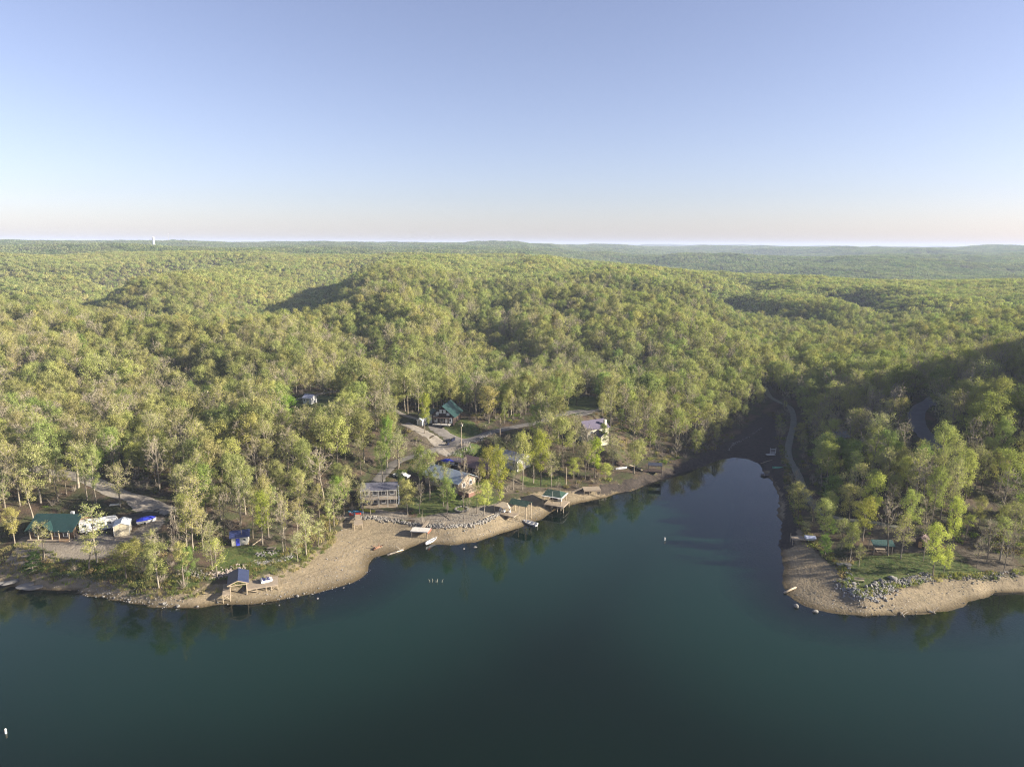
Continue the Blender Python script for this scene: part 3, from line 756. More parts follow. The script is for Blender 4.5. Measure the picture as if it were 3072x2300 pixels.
h *= 1 - .3 * (1 - sstep(4, 16, np.where((np.abs(x) < 400) & (y < 500), seg_dist(x, y, VP), 99)))
wd = h * RNG.uniform(.42, .68, len(x))
ov = open_view(x, y, z, h, wd)
hx = np.array([(q[0], q[1]) for q in TREES])
for a in range(NHAND): ov &= np.hypot(x - hx[a, 0], y - hx[a, 1]) > 3.2
# thin the woods round the yards and the lower left, as in the photo
thin = (np.abs(x - 0) < 260) & (seg_dist(x, y, VP) < 26) & (RNG.uniform(0, 1, len(x)) < .35)
ov &= ~thin
x, y, z, kk, h, wd, D = (a[ov] for a in (x, y, z, kk, h, wd, D))
uu, vv, dd = proj(x, y, z + h * .6)
vis = (uu > 0) & (uu < 3072) & (vv < 2300)
order = np.argsort(np.where(vis, dd, 1e6)); NI = 298 - NHAND
rest = np.ones(len(x), bool)
for i in order[:NI]:
    kd = KN[kk[i]]; r = np.random.default_rng(int(i))
    TREES.append((x[i], y[i], kd, int(r.choice(KIDX[kd])), h[i], wd[i], r.uniform(0, 6.28), jit(PAL[kd][int(r.integers(len(PAL[kd])))], r)))
    rest[i] = False
x, y, kk, h, wd = (a[rest] for a in (x, y, kk, h, wd))

# ------------------------------------------------------------------ woods too many to count: one object, its own shapes scattered over its own points
def scatter(name, protos, px, py, kind, scale, tint, label, cat, mats, sink=.3, tilt=None):
    """protos: list of (V, F, mi, shade); kind: proto index per point; scale (n,3)"""
    V = []; Fc = []; mi = []; sh = []; pk = []; off = 0
    for i, (v, f, m_, s) in enumerate(protos):
        v = np.asarray(v); V.append(v); Fc += (np.asarray([list(q) + [q[-1]] * (4 - len(q)) if len(q) < 4 else list(q) for q in f]) + off).tolist(); off += len(v)
        mi += list(m_); sh += list(s); pk.append(np.full(len(v), i))
    n = len(px); pz = gh(px, py) - sink
    V.append(np.stack([px, py, pz], 1)); pk.append(np.full(n, -1))
    V = np.concatenate(V); pk = np.concatenate(pk).astype(np.int32)
    me = bpy.data.meshes.new(name); me.from_pydata(V.tolist(), [], Fc)
    for m_ in mats: me.materials.append(m_)
    me.polygons.foreach_set('material_index', np.asarray(mi, np.int32))
    def at_(nm, ty, dom, data, key='value'):
        q = me.attributes.new(nm, ty, dom); q.data.foreach_set(key, np.ascontiguousarray(data).ravel())
    at_('shade', 'FLOAT', 'FACE', np.asarray(sh, np.float32))
    at_('pk', 'INT', 'POINT', pk)
    fulln = len(V) - n
    def pad_(a, w=None):
        z_ = np.zeros((fulln,) + a.shape[1:], np.float32); return np.concatenate([z_, a.astype(np.float32)])
    at_('kindi', 'INT', 'POINT', np.concatenate([np.full(fulln, -5), kind]).astype(np.int32))
    at_('scl', 'FLOAT_VECTOR', 'POINT', pad_(scale), 'vector')
    at_('tint', 'FLOAT_VECTOR', 'POINT', pad_(tint), 'vector')
    rot = np.stack([np.zeros(n), np.zeros(n), RNG.uniform(0, 6.28, n)], 1)
    if tilt is not None: rot[:, :2] = tilt; rot[:, 2] = 0
    at_('rot', 'FLOAT_VECTOR', 'POINT', pad_(rot), 'vector')
    o = bpy.data.objects.new(name, me); COL.objects.link(o); tag(o, label, cat, kind='stuff')
    g = bpy.data.node_groups.new(name, 'GeometryNodeTree')
    g.interface.new_socket('Geometry', in_out='INPUT', socket_type='NodeSocketGeometry'); g.interface.new_socket('Geometry', in_out='OUTPUT', socket_type='NodeSocketGeometry')
    N_ = g.nodes.new; Lk = g.links.new
    gi = N_('NodeGroupInput'); go = N_('NodeGroupOutput'); jn = N_('GeometryNodeJoinGeometry')
    def na(nm, ty):
        q = N_('GeometryNodeInputNamedAttribute'); q.data_type = ty; q.inputs[0].default_value = nm; return q.outputs[0]
    def eq(a, b):
        q = N_('FunctionNodeCompare'); q.data_type = 'INT'; q.operation = 'EQUAL'; Lk(a, q.inputs[2]); q.inputs[3].default_value = b; return q.outputs[0]
    pka = na('pk', 'INT'); ka = na('kindi', 'INT'); sa = na('scl', 'FLOAT_VECTOR'); ra = na('rot', 'FLOAT_VECTOR')
    sp = N_('GeometryNodeSeparateGeometry'); sp.domain = 'POINT'; Lk(gi.outputs[0], sp.inputs[0]); Lk(eq(pka, -1), sp.inputs[1])
    mp = N_('GeometryNodeMeshToPoints'); Lk(sp.outputs[0], mp.inputs[0])
    for i in range(len(protos)):
        s2 = N_('GeometryNodeSeparateGeometry'); s2.domain = 'POINT'; Lk(gi.outputs[0], s2.inputs[0]); Lk(eq(pka, i), s2.inputs[1])
        ip = N_('GeometryNodeInstanceOnPoints'); Lk(mp.outputs[0], ip.inputs['Points']); Lk(s2.outputs[0], ip.inputs['Instance']); Lk(eq(ka, i), ip.inputs['Selection'])
        Lk(sa, ip.inputs['Scale']); Lk(ra, ip.inputs['Rotation']); Lk(ip.outputs[0], jn.inputs[0])
    Lk(jn.outputs[0], go.inputs[0])
    md = o.modifiers.new('scatter', 'NODES'); md.node_group = g
    return o
def joined(i):
    k, (T_, C_) = SHAPES[i]
    f = [tuple(q) for q in T_[1]] + [tuple(j + len(T_[0]) for j in q) for q in C_[1]]
    return np.concatenate([np.array(T_[0]), np.array(C_[0])]), f, [0] * len(T_[1]) + [m_ + 1 for m_ in C_[2]], [0] * len(T_[1]) + list(C_[3])
FM = [BARK, TWIG, LEAF]
def tints(kk, r, x, y):
    out = np.zeros((len(kk), 3)); nn = fbm(x / 90, y / 90, 91, 3)
    for i in range(len(KN)):
        m_ = kk == i
        if m_.any():
            p = np.array(PAL[KN[i]]); c = p[r.integers(0, len(p), m_.sum())]
            k_ = 1 + r.uniform(-.28, .18, (m_.sum(), 1)); out[m_] = c * k_ * (1 + r.uniform(-.05, .05, (m_.sum(), 3)))
    out[:, 0] *= 1 + .12 * nn; out[:, 1] *= 1 + .05 * nn
    return np.clip(out, .004, 1)
sidx = np.array([int(RNG.choice(KIDX[KN[k]])) for k in kk])
scatter('woodland', [joined(i) for i in range(len(SHAPES))], x, y, sidx, np.stack([wd / 8.1, wd / 8.1, h / 14], 1), tints(kk, RNG, x, y),
        'dense spring woodland of leafy and budding trees covering the slopes behind the lake', 'woodland', FM)
print('near woods', len(x))
# further woods: lighter shapes
def low(seed, dens=150, H=13, R=3.6):
    r = np.random.default_rng(seed)
    c = r.normal(size=(26, 3)); c[:, 2] = np.abs(c[:, 2]) * 1.1 - .35; c /= np.linalg.norm(c, axis=1)[:, None]; c = c * np.array([R, R, H * .34]) * r.uniform(.6, .95, (26, 1)); c[:, 2] += H * .60
    pick = r.integers(0, 26, dens); v, f = leaves(c[pick], np.full(dens, .72), .36, r, (0, 0, H * .5))
    tv, tf = [], []; tubes(np.array([[0, 0, -.5], [0, 0, H * .8]]), [.2, .05], 3, tv, tf)
    sh = r.uniform(0, .5, 26)[pick] + r.uniform(0, .5, dens)
    return np.concatenate([np.array(tv), v]), tf + (f + 6).tolist(), [0] * len(tf) + [2] * dens, [0] * len(tf) + list(sh)
x, y = cells(-1500, 1500, 560, 1500, 5.9, RNG)
D = np.hypot(x, y); z = gh(x, y); u_, v_, dd = proj(x, y, z)
m_ = (D >= 700) & (D < 1500) & (u_ > -200) & (u_ < 3270)
x, y = x[m_], y[m_]; kk = kindmap(x, y, RNG); h = RNG.uniform(.65, 1.02, len(x))
kk[(kk == 2) & (RNG.uniform(0, 1, len(x)) < .5)] = 0
scatter('hillside_woods', [low(100 + i, 520 - 230 * (i == 3)) for i in range(4)], x, y, np.where(kk == 2, 3, RNG.integers(0, 3, len(x))), np.stack([h * RNG.uniform(.85, 1.2, len(x))] * 2 + [h], 1), tints(kk, RNG, x, y),
        'rolling spring woods on the middle-distance ridges beyond the lakeside trees', 'woodland', FM)
print('mid woods', len(x))
# far woods in patches of a couple of dozen crowns, each patch lying along its slope
def patch(seed, S=28, n_=30):
    r = np.random.default_rng(seed); V = []; Fc = []; sh = []; o_ = 0
    for i in range(n_):
        cx, cy = r.uniform(-S / 2, S / 2, 2); q = 46; hh = r.uniform(9, 14)
        c = r.normal(size=(q, 3)); c /= np.linalg.norm(c, axis=1)[:, None]; c = c * np.array([3.0, 3.0, 3.2]); c[:, 0] += cx; c[:, 1] += cy; c[:, 2] = np.abs(c[:, 2] + 1) + hh - 5
        v, f = leaves(c, np.full(q, .35), .85, r, (cx, cy, hh - 5)); V.append(v); Fc += (f + o_).tolist(); o_ += len(v); sh += list(r.uniform(0, .75) + r.uniform(0, .25, q))
    return np.concatenate(V), Fc, [2] * len(Fc), sh
x, y = cells(-4200, 4200, 1200, 5200, 25, RNG)
D = np.hypot(x, y); z = gh(x, y); u_, v_, dd = proj(x, y, z)
m_ = (D >= 1490) & (D < 5200) & (u_ > -150) & (u_ < 3220)
x, y = x[m_], y[m_]
e_ = 12.0
tl = np.stack([np.arctan((gh(x, y + e_) - gh(x, y - e_)) / (2 * e_)), -np.arctan((gh(x + e_, y) - gh(x - e_, y)) / (2 * e_))], 1)
kk = np.where(RNG.uniform(0, 1, len(x)) < .25, 1, np.where(RNG.uniform(0, 1, len(x)) < .12, 4, 0))
scatter('distant_woods', [patch(200 + i) for i in range(4)], x, y, RNG.integers(0, 4, len(x)), np.ones((len(x), 3)) * RNG.uniform(.9, 1.1, (len(x), 1)), tints(kk, RNG, x, y) * np.array([.60, .68, .80]),  # tints darkened and shifted to blue: some distance haze put into the leaf colour
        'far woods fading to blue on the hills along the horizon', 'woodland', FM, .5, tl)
print('far patches', len(x))
# undergrowth and shore grass
def bush(seed, n_=150, w_=1.1, h_=.9, s=.16):
    r = np.random.default_rng(seed); c = r.normal(size=(n_, 3)) * np.array([w_ * .5, w_ * .5, h_ * .35]); c[:, 2] = np.abs(c[:, 2]) + .1
    v, f = leaves(c, np.full(n_, .1), s, r); return v, f.tolist(), [0] * n_, list(r.uniform(0, 1, n_))
def twiggy(seed, n_=60):
    r = np.random.default_rng(seed); V = []; Fc = []
    for i in range(n_):
        s = r.normal(size=3) * .2; s[2] = 0; d = r.normal(size=3) * .6; d[2] = abs(d[2]) + .6; e = s + d * r.uniform(.8, 1.6); w_ = np.cross(d, r.normal(size=3)); w_ /= np.linalg.norm(w_) * 45
        k = len(V); V += [s - w_, s + w_, e + w_ * .4, e - w_ * .4]; Fc.append((k, k + 1, k + 2, k + 3))
    return np.array(V), Fc, [1] * n_, list(r.uniform(0, 1, n_))
def tuft(seed, n_=40):
    r = np.random.default_rng(seed); V = []; Fc = []
    for i in range(n_):
        s = r.normal(size=3) * .35; s[2] = 0; d = r.normal(size=3) * .18; d[2] = r.uniform(.35, .9); e = s + d; w_ = np.array([r.uniform(-1, 1), r.uniform(-1, 1), 0]) * .06
        k = len(V); V += [s - w_, s + w_, e + w_ * .2]; Fc.append((k, k + 1, k + 2))
    return np.array(V), Fc, [0] * n_, list(r.uniform(0, 1, n_))
x, y = cells(-230, 230, 125, 420, 2.6, RNG)
ok = allowed(x, y); u_, v_, dd = proj(x, y, gh(x, y)); ok &= (u_ > -80) & (u_ < 3150) & (fbm(x / 14, y / 14, 55, 3) + RNG.uniform(-.3, .3, len(x)) > .1)
x, y = x[ok], y[ok]; q = RNG.integers(0, 6, len(x))
tc = np.array([(.17, .18, .05), (.10, .14, .03), (.2, .15, .08), (.24, .2, .09)])[RNG.integers(0, 4, len(x))] * RNG.uniform(.7, 1.2, (len(x), 1))
scatter('undergrowth', [bush(1), bush(2, 110, 1.6, .6), twiggy(3), twiggy(4, 80), tuft(5), bush(6, 60, .8, 1.2)], x, y, q, RNG.uniform(.5, 1.35, (len(x), 1)) * np.ones((1, 3)), tc,
        'low brush, saplings and leaf litter on the woodland floor', 'undergrowth', [LEAF, TWIG], .05)
x, y = cells(-140, 170, 120, 260, .9, RNG)
u_, v_, dd = proj(x, y, gh(x, y)); dv = seg_dist(x, y, VP); iv = inside(x, y, VP)
band = (u_ < 1010) & ((iv & (dv < 2.2)) | (~iv & (dv < 7))) & ~((u_ > 655) & (u_ < 700))
band |= (u_ > 2290) & ~iv & (dv < 2.2)
ok = band & (gh(x, y) > .9) & (u_ > -60) & (u_ < 3130) & (RNG.uniform(0, 1, len(x)) < .62); x, y = x[ok], y[ok]
tc = np.array([(.24, .20, .09), (.13, .16, .05), (.19, .19, .07), (.29, .25, .13)])[np.clip((fbm(x / 5, y / 5, 66, 2) * 3 + 2 + RNG.uniform(-1, 1, len(x))).astype(int), 0, 3)] * RNG.uniform(.7, 1.2, (len(x), 1))
scatter('shore_grass', [tuft(11, 34), tuft(12, 44), bush(13, 40, .6, .5, .1)], x, y, RNG.integers(0, 3, len(x)), RNG.uniform(.6, 1.25, (len(x), 1)) * np.ones((1, 3)), tc,
        'straw-coloured and green grass along the bank above the sandy beach', 'grass', [LEAF, TWIG], .03)
# ------------------------------------------------------------------ materials for built things
GLASS = mat('window_glass', (.03, .035, .045), .08, (.05, .06, .07), 1, spec=.8)
WHITE = mat('white_paint', (.66, .66, .65), .5)
TRIM = mat('pale_trim', (.44, .43, .39), .6)
BLACK = mat('black_rubber', (.015, .015, .016), .8)
WOOD = mat('weathered_wood', (.36, .29, .21), .85, (.20, .165, .125), 1.2, .02, stretch=(1, 6, 1))
POST = mat('pale_timber', (.40, .325, .225), .8, (.27, .22, .155), 1.5, .02)
LOGY = mat('honey_log', (.45, .27, .12), .7, (.3, .17, .08))
GREEN = ribbed('green_metal_roof', (.013, .042, .038)); GREEN2 = ribbed('dark_green_roof', (.016, .048, .030), 1)
STONE = mat('pale_rock', (.22, .21, .19), .9, (.11, .105, .095), 1.4, .06)
def gable(b, L, W, H, R, oh=.5, th=.14):
    """roof with ridge along x; returns builder with two sloped slabs"""
    a = W / 2 + oh; dz = R * oh / (W / 2)
    for s in (-1, 1):
        b.add([(-L/2-oh, 0, H+R), (L/2+oh, 0, H+R), (L/2+oh, s*a, H-dz), (-L/2-oh, s*a, H-dz), (-L/2-oh, 0, H+R+th), (L/2+oh, 0, H+R+th), (L/2+oh, s*a, H-dz+th), (-L/2-oh, s*a, H-dz+th)],
              [(0,1,2,3),(4,5,6,7),(0,1,5,4),(1,2,6,5),(2,3,7,6),(3,0,4,7)])
    return b
def shell(L, W, H, R):
    return MB().prism([(-W/2, -.5), (W/2, -.5), (W/2, H), (0, H + R - .05), (-W/2, H)], -L/2, L/2, 'x')
def window(root, face, t_, z, w_, h_, L, W, frame=None):
    """face: 'f' front (-y), 'b', 'l' (-x), 'r' (+x)"""
    P = {'f': ((t_, -W/2 - .03, z), 0), 'b': ((t_, W/2 + .03, z), 0), 'l': ((-L/2 - .03, t_, z), pi/2), 'r': ((L/2 + .03, t_, z), pi/2)}[face]
    f = MB(); R_ = Matrix.Rotation(P[1], 3, 'Z')
    for dx, dz, ww, hh in ((0, h_/2, w_ + .2, .1), (0, -h_/2, w_ + .2, .1), (-w_/2, 0, .1, h_ - .1), (w_/2, 0, .1, h_ - .1)):
        o_ = R_ @ Vector((dx, 0, 0)); f.box((P[0][0] + o_.x, P[0][1] + o_.y, z + dz), (ww, .12, hh), P[1])
    fo = f.build('window', frame or WHITE, root)
    MB().box(P[0], (w_ - .1, .06, h_ - .1), P[1]).build('pane', GLASS, fo)
def door(root, face, t_, w_, h_, L, W, m_, z0=0):
    P = {'f': ((t_, -W/2 - .04, z0 + h_/2), 0), 'r': ((L/2 + .04, t_, z0 + h_/2), pi/2), 'l': ((-L/2 - .04, t_, z0 + h_/2), pi/2)}[face]
    d_ = MB().box(P[0], (w_, .08, h_), P[1]).build('door', m_, root)
    MB().box((P[0][0] + (w_*.35 if face == 'f' else (.07 if face == 'r' else -.07)), P[0][1] - (.07 if face == 'f' else 0), z0 + 1), (.08, .08, .1)).build('handle', TRIM, d_)
def site(u, v, dz=0):
    x, y, z = at(u, v); return (x, y, z + dz)
def vane(u, v, name, label, cat, rz=0, group=None, lm=None, dz=0):
    p = site(u, v, dz)
    if lm: LAND.append((lm, p[0], p[1]))
    return empty(name, p, rz, label, cat, group)

# --- cabin with the green roof, lower left
r = vane(188, 1600, 'cabin', 'timber cabin with a wide dark green metal roof and small porch gable beside the motorhome', 'house', rad(-1), lm='the green-roofed cabin')
L, W, H, R = 10.6, 8.5, 3.0, 2.3
shell(L, W, H, R).build('wall', mat('dark_log', (.13, .085, .05), .8, (.08, .05, .03)), r)
rf = gable(MB(), L, W, H, R, .9).build('roof', GREEN, r)
MB().add([(-3.2,-5.6,2.9),(1.0,-5.6,2.9),(-1.1,-5.6,4.35),(-1.1,-2.2,4.35),(-3.2,-5.6,3.04),(1.0,-5.6,3.04),(-1.1,-5.6,4.5),(-1.1,-2.2,4.5),(-3.2,-4.4,2.95),(1.0,-4.4,2.95)],
 [(0,2,3,8),(1,2,3,9),(4,6,7,8),(5,6,7,9),(0,2,6,4),(1,5,6,2)]).build('porch_roof', GREEN, r)
for px in (-4.9, -2.9, .7, 2.6, 5.2): MB().box((px, -5.0, 1.2), (.22, .22, 3.2)).build('post', POST, r)
b = MB().box((0, -4.85, .3), (11, 1.6, .2)); b.build('porch_floor', WOOD, r)
b = MB()
for k in range(9): b.box((3.1 + k * .3, -5.7, .55), (.05, .05, .8))
b.box((4.3, -5.7, .98), (2.8, .1, .08)); b.build('railing', LOGY, r)
b = MB()
for k in range(5): b.box((6.1 + .32 * k, -3.4, .9 - .2 * k), (.34, 1.4, .08))
b.bar((6.0, -4.1, 1.9), (7.6, -4.1, .9), .1); b.bar((6.0, -2.7, 1.9), (7.6, -2.7, .9), .1)
for k in (0, .5, 1): b.box((6.0 + 1.6 * k, -4.1, .9 - .5 * k), (.1, .1, 1.9)); 
b.build('stairs', POST, r)
for t_ in (-3.6, -1.2, 1.6, 3.8): window(r, 'f', t_, 1.6, 1.1, 1.2, L, W)
window(r, 'r', 1.8, 1.7, 1, 1.1, L, W); door(r, 'f', .2, .95, 2.05, L, W, mat('brown_door', (.2, .1, .05), .6))
MB().box((2.5, 1.2, H + R - .3), (.7, .7, 1.2)).build('chimney', mat('grey_flue', (.4, .4, .4), .6), r)

# --- motorhome
r = vane(300, 1592, 'motorhome', 'long white motorhome with dark side windows parked between the green-roofed cabin and a shed', 'motorhome', rad(27), lm='the white motorhome')
b = MB().prism([(-4.4, .55), (3.6, .55), (4.3, .9), (4.35, 2.2), (3.9, 3.15), (3.4, 3.25), (-4.4, 3.25)], -1.2, 1.2, 'y'); b.build('body', mat('coach_white', (.58, .58, .57), .35), r, bevel=.06)
for x0, w_ in ((-3.2, .9), (-1.3, .9), (.5, 1.7), (2.4, 1.0)): MB().box((x0, -1.215, 2.25), (w_, .03, .7)).build('side_window', GLASS, r)
MB().add([(3.93,-1.05,3.08),(3.93,1.05,3.08),(4.37,1.05,2.1),(4.37,-1.05,2.1)], [(0,1,2,3)]).build('windscreen', GLASS, r)
b = MB().box((-1.1, -1.22, 1.35), (1.0, .03, .12)).bar((-4.2, -1.22, 1.0), (.4, -1.22, 1.7), .02, .16).bar((.3, -1.22, 1.7), (4.1, -1.22, 1.0), .02, .14); b.build('stripe', mat('grey_stripe', (.12, .10, .12), .5), r)
for dx, w_ in ((-2.2, 1.0), (1.0, 1.1)): MB().box((dx, 0, 3.42), (w_, .7, .3)).build('air_conditioner', WHITE, r, bevel=.05)
MB().tube([(-3.9, -1.28, 3.1), (1.6, -1.28, 3.1)], .09, 8).build('awning', mat('awning_cloth', (.35, .33, .3), .8), r)
for dx in (-2.9, 2.9):
    for s in (-1, 1):
        w0 = MB().tube([(dx, s * 1.0, .45), (dx, s * 1.24, .45)], .45, 14).build('wheel', BLACK, r); MB().tube([(dx, s * 1.23, .45), (dx, s * 1.27, .45)], .22, 10).build('rim', TRIM, w0)
MB().box((.0, -1.22, 1.45), (.75, .03, 1.8)).build('door', TRIM, r)

# --- pale metal shed
r = vane(370, 1596, 'metal_shed', 'small tan metal shed with a pale ribbed roof beside the white motorhome', 'shed', rad(112), lm='the tan metal shed')
L, W, H, R = 4.2, 3.6, 2.3, .75
shell(L, W, H, R).build('wall', ribbed('tan_siding', (.52, .46, .33), 1), r); gable(MB(), L, W, H, R, .15).build('roof', ribbed('pale_roof', (.62, .66, .70)), r)
for s in (-1, 1):
    for q in (-1, 1): MB().box((s * L/2, q * W/2, H/2), (.1, .1, H)).build('corner_trim', WHITE, r)
door(r, 'f', .3, 1.6, 1.95, L, W, TRIM)

# --- covered boat on its trailer
def covered_boat(u, v, rz, name, label, cover, Lb=5.6, lm=None, trailer=True):
    r = vane(u, v, name, label, 'boat', rz, lm=lm)
    prof = [(-1, .9, .95), (-.5, 1.0, 1.0), (.1, .98, 1.0), (.6, .72, 1.05), (.9, .3, 1.15), (1, .03, 1.2)]
    def hull(z0, z1, k, kb):
        V = []; 
        for t_, w_, h_ in prof:
            V += [(t_ * Lb / 2, -w_ * k, z1 * h_), (t_ * Lb / 2, w_ * k, z1 * h_), (t_ * Lb / 2 * .96, w_ * kb, z0), (t_ * Lb / 2 * .96, -w_ * kb, z0)]
        n_ = len(prof); F_ = [(i*4+j, i*4+(j+1)%4, i*4+4+(j+1)%4, i*4+4+j) for i in range(n_-1) for j in range(4)] + [(3,2,1,0), tuple((n_-1)*4+q for q in range(4))]
        return V, F_
    b = MB(); b.add(*hull(.55, 1.15, 1.1, .6)); b.build('hull', mat('grey_gelcoat', (.6, .6, .6), .3), r)
    V = []
    for t_, w_, h_ in prof: 
        z = 1.17 * h_; c_ = .75 * max(0, 1 - (t_ * .95) ** 2) + .08
        V += [(t_*Lb/2, -w_*1.13, z), (t_*Lb/2, -w_*.55, z + c_*.8), (t_*Lb/2, 0, z + c_), (t_*Lb/2, w_*.55, z + c_*.8), (t_*Lb/2, w_*1.13, z)]
    n_ = len(prof); MB().add(V, [(i*5+j, i*5+j+1, i*5+6+j, i*5+5+j) for i in range(n_-1) for j in range(4)] + [(4,3,2,1,0)]).build('cover', cover, r, smooth=True)
    if trailer:
        b = MB().bar((-Lb*.45, -.6, .42), (Lb*.5, -.25, .42), .1).bar((-Lb*.45, .6, .42), (Lb*.5, .25, .42), .1).bar((Lb*.5, 0, .42), (Lb*.72, 0, .42), .1).bar((0, -.95, .36), (0, .95, .36), .08); b.build('trailer', mat('galvanised', (.42, .43, .45), .5), r)
        for s in (-1, 1): MB().tube([(-.4, s * .95, .34), (-.4, s * 1.18, .34)], .34, 12).build('wheel', BLACK, r)
    return r
BLUE = mat('blue_tarp', (.015, .03, .36), .6, (.01, .018, .22), 1, .05)
covered_boat(440, 1570, rad(28), 'covered_boat', 'boat on a trailer under a bright blue cover at the end of the asphalt driveway', BLUE, 4.8, lm='the blue-covered boat on the driveway')
covered_boat(1345, 1394, rad(-35), 'covered_boat', 'boat under a bright blue tarp on the concrete drive beside the dark brown house', BLUE, 5.4, lm='the blue-tarped boat')

# --- shed with blue roof and door
r = vane(722, 1628, 'garden_shed', 'small cream shed with a blue metal roof and blue door above the shore lawn', 'shed', rad(18), lm='the blue-roofed cream shed')
L, W, H, R = 4.0, 3.2, 2.5, .9
shell(L, W, H, R).build('wall', mat('cream_siding', (.48, .465, .39), .7), r); gable(MB(), L, W, H, R, .45).build('roof', ribbed('blue_metal_roof', (.04, .055, .15)), r)
door(r, 'f', -.5, .9, 1.95, L, W, mat('blue_door', (.05, .07, .5), .5)); window(r, 'f', 1.1, 1.5, .7, .7, L, W); window(r, 'r', 0, 1.5, .8, .8, L, W)
b = MB().box((0, 0, -.35), (4.3, 3.5, .5)); b.build('foundation', mat('concrete', (.42, .40, .37), .9, bump=.02), r)

# --- chalet
r = vane(1340, 1262, 'chalet', 'steep green-roofed chalet with white panels in dark timber above a lawn', 'house', rad(78), lm='the half-timbered green-roofed chalet')
L, W, H, R = 9.5, 8.2, 3.4, 3.4
WB = mat('dark_brown_timber', (.05, .032, .025), .75)
shell(L, W, H, R).build('wall', WB, r); gable(MB(), L, W, H, R, .8).build('roof', GREEN, r)
b = MB()   # white infill panels on the gable that faces the lake (local -x)
for y0, y1, z0, z1 in ((-3.6,-2.4,.5,2.6),(-1.9,-.9,.5,2.6),(2.0,3.5,.6,2.9),(-1.2,-.35,4.0,5.4),(.35,1.2,4.0,5.4),(-2.6,-1.5,3.3,4.3),(1.5,2.6,3.3,4.3)):
    b.box((-L/2 - .04, (y0 + y1) / 2, (z0 + z1) / 2), (.08, y1 - y0, z1 - z0))
b.build('white_panel', WHITE, r)
for t_, z, w_, h_ in ((-2.9, 1.6, .7, 1.0), (0, 4.7, .6, 1.2), (.4, 1.5, 1.2, 1.3), (2.8, 1.7, .7, .9)): window(r, 'l', t_, z, w_, h_, L + .12, W)
MB().box((-6.1, 0, .2), (2.6, 6.5, .2)).build('terrace', mat('concrete', (.42, .40, .37), .9), r)
for yy in (-2.6, 0, 2.6): MB().box((-6.9, yy, 1.4), (.2, .2, 2.6)).build('post', WB, r)
MB().box((-6.0, 0, 2.75), (2.4, 6.2, .14)).build('balcony', WB, r)
MB().tube([(1.5, 1.6, 5.2), (1.5, 1.6, 6.6)], .14, 8).build('chimney', TRIM, r)
MB().tube([(-4.9, 1.9, 4.3), (-5.15, 1.9, 4.35)], [.42, .05], 12).build('satellite_dish', WHITE, r)
# lower green-roofed wing at its left is a garage of its own
r = vane(1290, 1262, 'garage', 'low garage with a green roof joined to the chalet on its uphill side', 'garage', rad(78))
L, W, H, R = 6, 6.5, 2.5, 1.5
shell(L, W, H, R).build('wall', TRIM, r); gable(MB(), L, W, H, R, .4).build('roof', GREEN, r); 
b = MB().box((-L/2 - .04, 0, 1.1), (.08, 3.6, 2.1)); b.build('garage_door', WHITE, r)
r = vane(1266, 1274, 'garden_shed', 'tiny white shed with a pale roof at the top of the gravel driveway', 'shed', rad(65), lm='the tiny white shed')
L, W, H, R = 3.0, 2.4, 1.9, .7
shell(L, W, H, R).build('wall', WHITE, r); gable(MB(), L, W, H, R, .25).build('roof', mat('pale_shingle', (.66, .68, .74), .6), r); door(r, 'l', .2, .8, 1.7, L, W, TRIM)
r = vane(930, 1209, 'garden_shed', 'white garden shed with a bluish roof on the dark lawn beyond the woods', 'shed', rad(-15), lm='the white garden shed on the far lawn')
L, W, H, R = 3.6, 4.2, 2.4, 1.0
shell(L, W, H, R).build('wall', WHITE, r); gable(MB(), L, W, H, R, .25).build('roof', mat('bluish_shingle', (.26, .28, .36), .6), r)
door(r, 'f', .4, 1.1, 2, L, W, TRIM); window(r, 'f', -1.0, 1.5, .6, .8, L, W)

# --- grey-roofed house in the middle
r = vane(1350, 1452, 'house', 'tan house under a broad pale blue-grey metal roof with a timber deck', 'house', rad(-38), lm='the pale blue-grey roofed house')
L, W, H, R = 14.5, 8.0, 3.2, 2.0
shell(L, W, H, R).build('wall', mat('tan_stucco', (.33, .27, .21), .8), r); gable(MB(), L, W, H, R, .7).build('roof', ribbed('bluegrey_metal_roof', (.34, .40, .46), rough=.4), r)
for f_, t_ in (('f', -4), ('f', -1), ('f', 2.4), ('f', 5.2), ('r', -1.5), ('r', 1.6)): window(r, f_, t_, 1.8, 1.3, 1.3, L, W)
MB().box((9.6, -1.2, .9), (4.6, 6.5, .2)).build('deck', WOOD, r)
b = MB()
for k in range(8): b.box((7.4 + .62 * k, -4.4, 1.45), (.09, .09, 1.0))
for k in range(6): b.box((11.8, -4.4 + k * 1.2, 1.45), (.09, .09, 1.0))
b.box((9.6, -4.4, 1.98), (4.6, .14, .1)).box((11.8, -1.3, 1.98), (.14, 6.3, .1)); b.build('railing', POST, r)
MB().box((9.6, -1.2, .1), (4.3, 6.1, 1.3)).build('skirt', mat('reddish_boards', (.17, .09, .065), .8, stretch=(1, 1, 5)), r)

